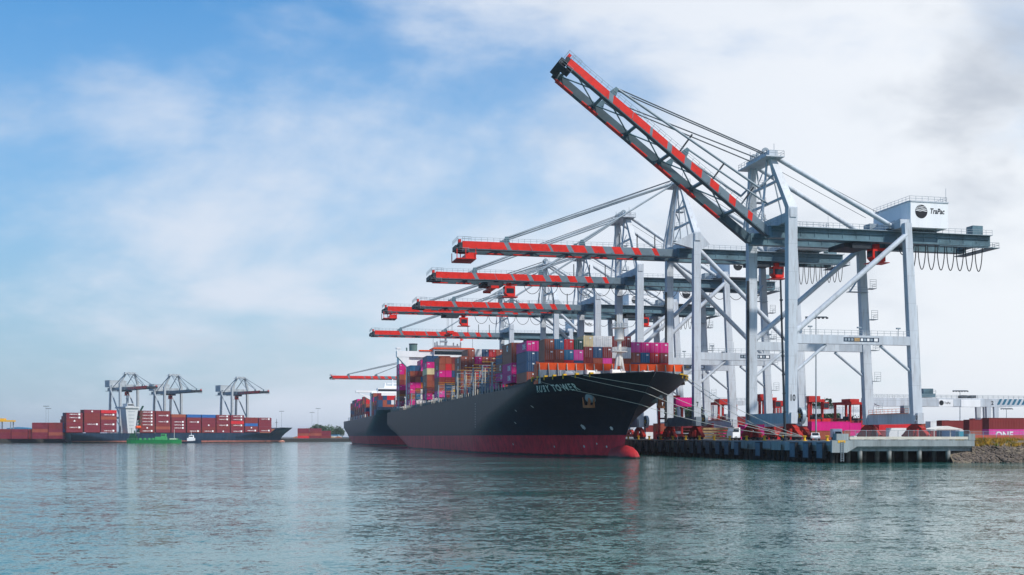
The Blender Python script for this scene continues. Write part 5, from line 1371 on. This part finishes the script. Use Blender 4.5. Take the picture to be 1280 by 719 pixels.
# ------------------------------------------------------------------ shore at right: rocks and dry grass
def shore():
    rnd = random.Random(9)
    A = Q(-0.8, 29.0); B = Vector((140, 222, 0)); C2 = Vector((330, 166, 0))
    d = (B-A); L = d.length; d.normalize(); nrm = Vector((d.y, -d.x, 0))     # towards the water
    mb = MB(); n = 90      # bank under the rocks, running up to the ground
    vs = []
    prof = [(3.5, -1.5), (1.0, 0.6), (-3.5, 3.0), (-7.5, 4.36), (-16, 4.42)]
    for i in range(n+1):
        for o_, z in prof:
            w = 0.35*math.sin(i*1.3)+0.2*math.sin(i*2.9)
            p = A+d*(L*4.6*i/n-3)+nrm*(o_+w); vs.append((p.x, p.y, z))
    k = len(prof)
    mb.add(vs, [(i*k+j, i*k+j+1, (i+1)*k+j+1, (i+1)*k+j) for i in range(n) for j in range(k-1)], 0, True)
    tag(mb.build('shore_bank', M['earth']), kind='structure')
    mb = MB()
    ico = bmesh.new(); bmesh.ops.create_icosphere(ico, subdivisions=1, radius=1); iv = [v.co.copy() for v in ico.verts]; fi = [[v.index for v in f.verts] for f in ico.faces]; ico.free()
    for _ in range(5200):
        u = rnd.uniform(-2.5, L*1.5); o_ = rnd.uniform(-4.6, 2.6); z = lerp_tab([(-16, 4.4), (-7.5, 4.3), (-3.5, 3.0), (1.0, 0.6), (3.5, -1.2)], o_)
        c = A+d*u+nrm*o_; r = rnd.uniform(0.14, 0.44)*(1.15 if o_ > -1 else 0.85)
        sc = Vector((rnd.uniform(0.8, 1.5), rnd.uniform(0.8, 1.3), rnd.uniform(0.5, 0.95)))*r; rot = Matrix.Rotation(rnd.uniform(0, 6.28), 3, 'Z') @ Matrix.Rotation(rnd.uniform(-.6, .6), 3, 'X')
        vs = []
        for v in iv:
            q = v*(1+rnd.uniform(-0.22, 0.22)); q = rot @ Vector((q.x*sc.x, q.y*sc.y, q.z*sc.z)); vs.append((c.x+q.x, c.y+q.y, z+q.z))
        mb.add(vs, fi)
    tag(mb.build('shore_rocks', M['rock']), 'grey brown boulders piled along the shore at right of wharf', 'rocks', kind='stuff')
    mb = MB()
    for _ in range(2200):
        u = rnd.uniform(0.5, L*1.5); o_ = rnd.uniform(-11, -3.6); z = lerp_tab([(-16, 4.4), (-7.5, 4.3), (-3.5, 3.0)], o_)-0.05
        dens = mnoise.noise(Vector((u*0.25, o_*0.4, 1.3)))
        if dens < -0.28: continue
        c = A+d*u+nrm*o_; h0 = 0.75+0.5*dens; mt = 1 if rnd.random() < 0.16+0.25*max(0, dens) else 0
        for _b in range(9):
            a = rnd.uniform(0, 6.28); l = rnd.uniform(0.15, 0.5); h = h0*rnd.uniform(0.5, 1.15); bx = c.x+rnd.uniform(-.25, .25); by = c.y+rnd.uniform(-.25, .25)
            w = rnd.uniform(0.03, 0.07); ca, sa = math.cos(a), math.sin(a)
            mb.add([(bx-sa*w, by+ca*w, z), (bx+sa*w, by-ca*w, z), (bx+ca*l+sa*w*.4, by+sa*l-ca*w*.4, z+h), (bx+ca*l*0.5-sa*w, by+sa*l*0.5+ca*w, z+h*0.6)], [(0,1,2,3)], mt)
    tag(mb.build('dry_grass', [M['grass'], M['greengrass']]), 'yellow brown dry grass above the shore boulders', 'grass', kind='stuff')
shore()
# ------------------------------------------------------------------ trees
def tree(px, Y, h, w, label, base, seed, grp='trees beyond the terminals'):
    rnd = random.Random(seed); p = pxy(px, Y)
    root = thing('tree', label, 'tree', (p.x, p.y, base), rnd.uniform(0, 6), grp)
    mb = MB(); mb.tube((0,0,-0.2), (0.1,0,h*0.5), 0.035*h, 0, 8, 0.02*h)
    for k in range(5):
        a = k*1.3; mb.tube((0.05,0,h*(0.3+0.04*k)), (w*0.3*math.cos(a), w*0.3*math.sin(a), h*0.7), 0.015*h, 0, 5, 0.006*h)
    mb.build('trunk', M['bark'], root)
    mb = MB()
    cl = [(rnd.uniform(-.36, .36)*w, rnd.uniform(-.36, .36)*w, h*rnd.uniform(0.38, 0.88), rnd.uniform(0.14, 0.27)*w) for _ in range(14)]
    for cx, cy, cz, r in cl:
        for _ in range(110):
            v = Vector((rnd.gauss(0,1), rnd.gauss(0,1), rnd.gauss(0,0.8))).normalized()*r*rnd.uniform(0.55, 1.08)
            c = Vector((cx, cy, cz))+v; s = 0.045*h*rnd.uniform(0.5, 1.1)
            a = Vector((rnd.gauss(0,1), rnd.gauss(0,1), rnd.gauss(0,1))).normalized(); b = a.orthogonal().normalized()
            mb.add([c-a*s-b*s*0.5, c+a*s*0.3-b*s, c+a*s+b*s*0.4, c-a*s*0.2+b*s], [(0,1,2,3)])
    mb.build('crown', M['leaf'], root)
for i, (px, Y, h, w, lab, b) in enumerate(((396, 1440, 17, 17, 'round tree beside light mast on far shore', 3.0), (407, 1450, 15, 20, 'wide low tree in middle of far shore', 3.0), (416, 1460, 13, 16, 'small tree right of the wide low tree', 3.0),
     (425, 1450, 15, 18, 'tree next to the second ship stern', 3.0), (386, 1460, 12, 15, 'low tree left of the light masts', 3.0), (1030, 640, 22, 19, 'tall dark tree beyond yard right of crane ten', DECK),
     (862, 660, 18, 24, 'round tree beyond yard seen under the ship bow', DECK), (1058, 760, 14, 22, 'low tree beyond the magenta container stack', DECK), (868, 560, 17, 16, 'bushy tree beyond yard left of crane seven', DECK))):
    tree(px, Y, h, w, lab, b, 30+i)
# ------------------------------------------------------------------ far left terminal
def far_stacks():
    rnd = random.Random(4); grp = 'containers stacked on the far left terminal'
    for i, (px, Y, n) in enumerate(((40.5, 905, 5), (60.5, 915, 5), (-6, 900, 3), (16, 905, 3), (372, 1180, 4), (384, 1190, 3))):
        p = pxy(px, Y)
        for k in range(n):
            c = rnd.choice(['crimson', 'crimson', 'maroon', 'brown', 'red'])
            for q in range(1):
                z = 3.4
                small_box(c, (p.x, p.y, z+k*2.61+0.01), math.radians(-82)); small_box(rnd.choice(['maroon', 'crimson', 'brown']), (p.x+12.6, p.y+1.7, z+k*2.61+0.01), math.radians(-82))
far_stacks()
small_boxes()
def far_things():
    p = pxy(27, 1050); mb = MB(); mb.box(-10, 10, -8, 8, 0, 8.5, 0); mb.prism([(-10.4, 8.5), (10.4, 8.5), (10.4, 9.6), (0, 10.6), (-10.4, 9.6)], 'y', -8.3, 8.3, 1)
    root = thing('warehouse', 'low blue warehouse behind stacks at far left', 'building', (p.x, p.y, 3.4))
    mb.build('wall', [M['blueroof'], M['blueroof']], root); MB().box(-6, -2, -8.06, -8.003, 0, 4).build('door', M['white'], root)
    p = pxy(408, 1400); root = thing('warehouse', 'long low white shed on far shore left of second ship', 'building', (p.x, p.y, 3.0))
    mb = MB(); mb.box(-16, 16, -8, 8, 0, 3.4); mb.build('wall', M['offwhite'], root)
    mb = MB(); mb.prism([(-16.5, 3.4), (16.5, 3.4), (15.5, 4.6), (-15.5, 4.6)], 'y', -8.5, 8.5); mb.build('roof', M['blueroof'], root)
    p = pxy(8, 1000); root = thing('yard_gantry', 'grey yard gantry crane at the left edge of picture', 'gantry crane', (p.x, p.y, 3.4))
    for x in (-5, 5):
        mb = MB(); mb.box(x-0.4, x+0.4, -3, -2.4, 0, 15); mb.box(x-0.4, x+0.4, 2.4, 3, 0, 15); mb.build('leg', M['grey'], root)
    mb = MB(); mb.box(-7, 7, -3, 3, 15, 16.4); mb.box(-5, -1, -2, 2, 16.4, 18); mb.build('girder', M['yellow'], root)
    # quay edge and clutter on the far shore
    p = pxy(345, 1330); mb = MB(); mb.box(0, 170, -1.2, 0, -1, 3.3)
    tag(mb.build('sea_wall', M['timber'], None, (p.x, p.y, 0), 0.02), 'dark timber sea wall along the far shore', 'wall')
    rnd = random.Random(2)
    for k in range(7):
        q = pxy(372+k*8.5, 1350); mb = MB(); w = rnd.uniform(3, 6); mb.prism([(-w, 0), (w, 0), (w*0.6, 1.6), (-w*0.2, 2.4), (-w*0.8, 1.2)], 'y', -2, 2)
        tag(mb.build('cargo_pile', M['tan'] if k % 2 else M['rust'], None, (q.x, q.y, 3.0)), f'{"tan" if k % 2 else "rusty"} heap of cargo on far shore, {ORD[k+1]} from the left', 'cargo pile', 'cargo heaps on the far shore')
far_things()
# ------------------------------------------------------------------ small craft
def green_boat():
    a = FS + FD*62 - FN*14; rz = math.atan2(FD.y, FD.x)
    p = pxy(193, 895); root = thing('bunker_barge', 'bright green barge alongside the far ship', 'boat', (p.x, p.y, 0), 0.12)
    # local x along the hull
    mb = MB(); n = 12; pr = []
    for i in range(n+1):
        u = i/n; x = -21+42*u; w = 5.2*min(1, 0.45+u*5, 0.35+(1-u)*5); pr.append((x, w))
    vs = []
    for x, w in pr: vs += [(x, -w*0.9, -0.5), (x, -w, 2.6), (x, w, 2.6), (x, w*0.9, -0.5)]
    mb.add(vs, [(i*4+j, i*4+j+1, (i+1)*4+j+1, (i+1)*4+j) for i in range(n) for j in range(3)]+[(0,1,2,3), (n*4+3, n*4+2, n*4+1, n*4)])
    mb.build('hull', M['green'], root)
    mb = MB(); mb.box(-19, -13.5, -3, 3, 2.6, 5.4); mb.box(-18.4, -14.4, -2.5, 2.5, 5.4, 7.6); mb.tube((-17.6, 0, 7.6), (-17.6, 0, 12), 0.15, 0, 6); mb.tube((-15.5, 1, 7.6), (-15.5, 1, 10), 0.5, 0, 8); mb.build('wheelhouse', M['dkgreen'], root)
    mb = MB(); mb.box(1, 9.5, -3, 3, 2.6, 5.0); mb.box(5.5, 9, -2.6, 2.6, 5.0, 7.4); dh = mb.build('deckhouse', M['palegreen'], root); MB().box(5.8, 8.7, -2.67, -2.605, 5.9, 6.8).build('window', M['glass'], dh)
    mb = MB()
    for x in (-11, -7.5, -4, -1): mb.tube((x, 0, 2.6), (x, 0, 4.0), 0.9, 0, 10)
    mb.railing([(-20, -4, 2.6), (20, -4.4, 2.6)], 1.1, 1.8, 0, 0.07); mb.box(12, 18, -2.4, 2.4, 2.6, 3.9); mb.build('deck_gear', M['palegreen'], root)
    mb = MB(); mb.tube((15.6, -1, 2.6), (15.6, -1, 11), 0.14, 0, 6); mb.box(12.2, 17.6, -2.5, -2.42, 2.9, 3.7); mb.build('mast', M['offwhite'], root)
green_boat()
def tug():
    p = pxy(238.5, 905); root = thing('tugboat', 'small dark tug with white wheelhouse beside the far ship', 'boat', (p.x, p.y, 0), 0.1)
    mb = MB(); pr = [(-8, 3.0, 1.4), (-4, 3.4, 1.4), (2, 3.4, 1.7), (6, 2.2, 2.3), (8.2, 0.2, 2.9)]; vs = []
    for x, w, z in pr: vs += [(x, -w*0.8, -0.4), (x, -w, z), (x, w, z), (x, w*0.8, -0.4)]
    mb.add(vs, [(i*4+j, i*4+j+1, (i+1)*4+j+1, (i+1)*4+j) for i in range(4) for j in range(3)]+[(0,1,2,3)]); mb.build('hull', M['navy'], root)
    mb = MB(); mb.box(-2.6, 3.2, -2, 2, 1.6, 4.0); mb.prism([(-1.4, 4.0), (2.4, 4.0), (2.0, 6.4), (-1.0, 6.4)], 'y', -1.6, 1.6); mb.tube((0.4, 0, 6.4), (0.4, 0, 9.0), 0.2, 0, 6, 0.1); wh = mb.build('wheelhouse', M['white'], root)
    mb = MB(); mb.box(-0.9, 1.9, -1.66, -1.603, 4.9, 5.8); mb.build('window', M['glass'], wh)
tug()
# ------------------------------------------------------------------ mooring lines
def mooring():
    hl = Hull(zf=19.6, B=39.2)
    def ship_pt(y, z, sx): 
        x = sx*(hl.hb(y, z)+0.3) if sx else 0
        return Q(SHIP_S+y, SHIP_T+x, z)
    rot = lambda y, sx: ship_pt(y, 19.4, sx)
    spec = [(24.5, -1, 12.9, 'longest white mooring line sagging across the ship bow'), (9.0, -1, 12.9, 'white mooring line from left of the ship stem to quay bollard'),
            (5.5, -1, 12.9, 'white mooring line leading from the ship stem to quay'), (8.0, 1, 12.9, 'upper mooring line from far side of ship bow'), (20.0, 1, 22.3, 'mooring line from far bow quarter to second bollard')]
    for y, sx, sb, lab in spec:
        a = rot(y, sx); b = Q(sb, 0.9, DECK+0.8)
        pts = []
        sag = 1.3
        chain = [a, b]
        if sx < 0:      # the rope first lies round the flare to the stem
            z1 = 12.7 if y > 20 else 15.2 if y > 7 else 16.6; y1 = lerp_tab(hl.tstem, z1)-0.15
            for i in range(20):
                u = i/20; yy = y+(y1-y)*u; zz = 19.4+(z1-19.4)*u
                pts.append(Q(SHIP_S+yy, SHIP_T-hl.hb(yy, zz)-0.18, zz))
            chain = [Q(SHIP_S+y1, SHIP_T, z1), b]
        for p, q in zip(chain[:-1], chain[1:]):
            for i in range(15):
                u = i/14; w = p.lerp(q, u); w.z -= sag*4*u*(1-u); pts.append(w)
        o0 = a.copy(); mb = MB().path([p-o0 for p in pts], 0.06, 0, 6)
        tag(mb.build('mooring_line', M['line'], None, o0), lab, 'rope', 'mooring lines at the bow of the near ship')
mooring()

# ------------------------------------------------------------------ harbour haze: one even pale volume round everything
def haze():
    m = bpy.data.materials.new('haze'); m.use_nodes = True; nt = m.node_tree; nt.nodes.clear()
    out = nt.nodes.new('ShaderNodeOutputMaterial'); v = nt.nodes.new('ShaderNodeVolumePrincipled')
    v.inputs['Color'].default_value = (0.80, 0.88, 1.0, 1); v.inputs['Density'].default_value = HAZE_DENSITY; v.inputs['Anisotropy'].default_value = 0.2
    nt.links.new(v.outputs[0], out.inputs['Volume'])
    mb = MB(); mb.box(-9100, 9100, -700, 14100, -3.2, 96)
    tag(mb.build('haze', m), kind='stuff')
haze()
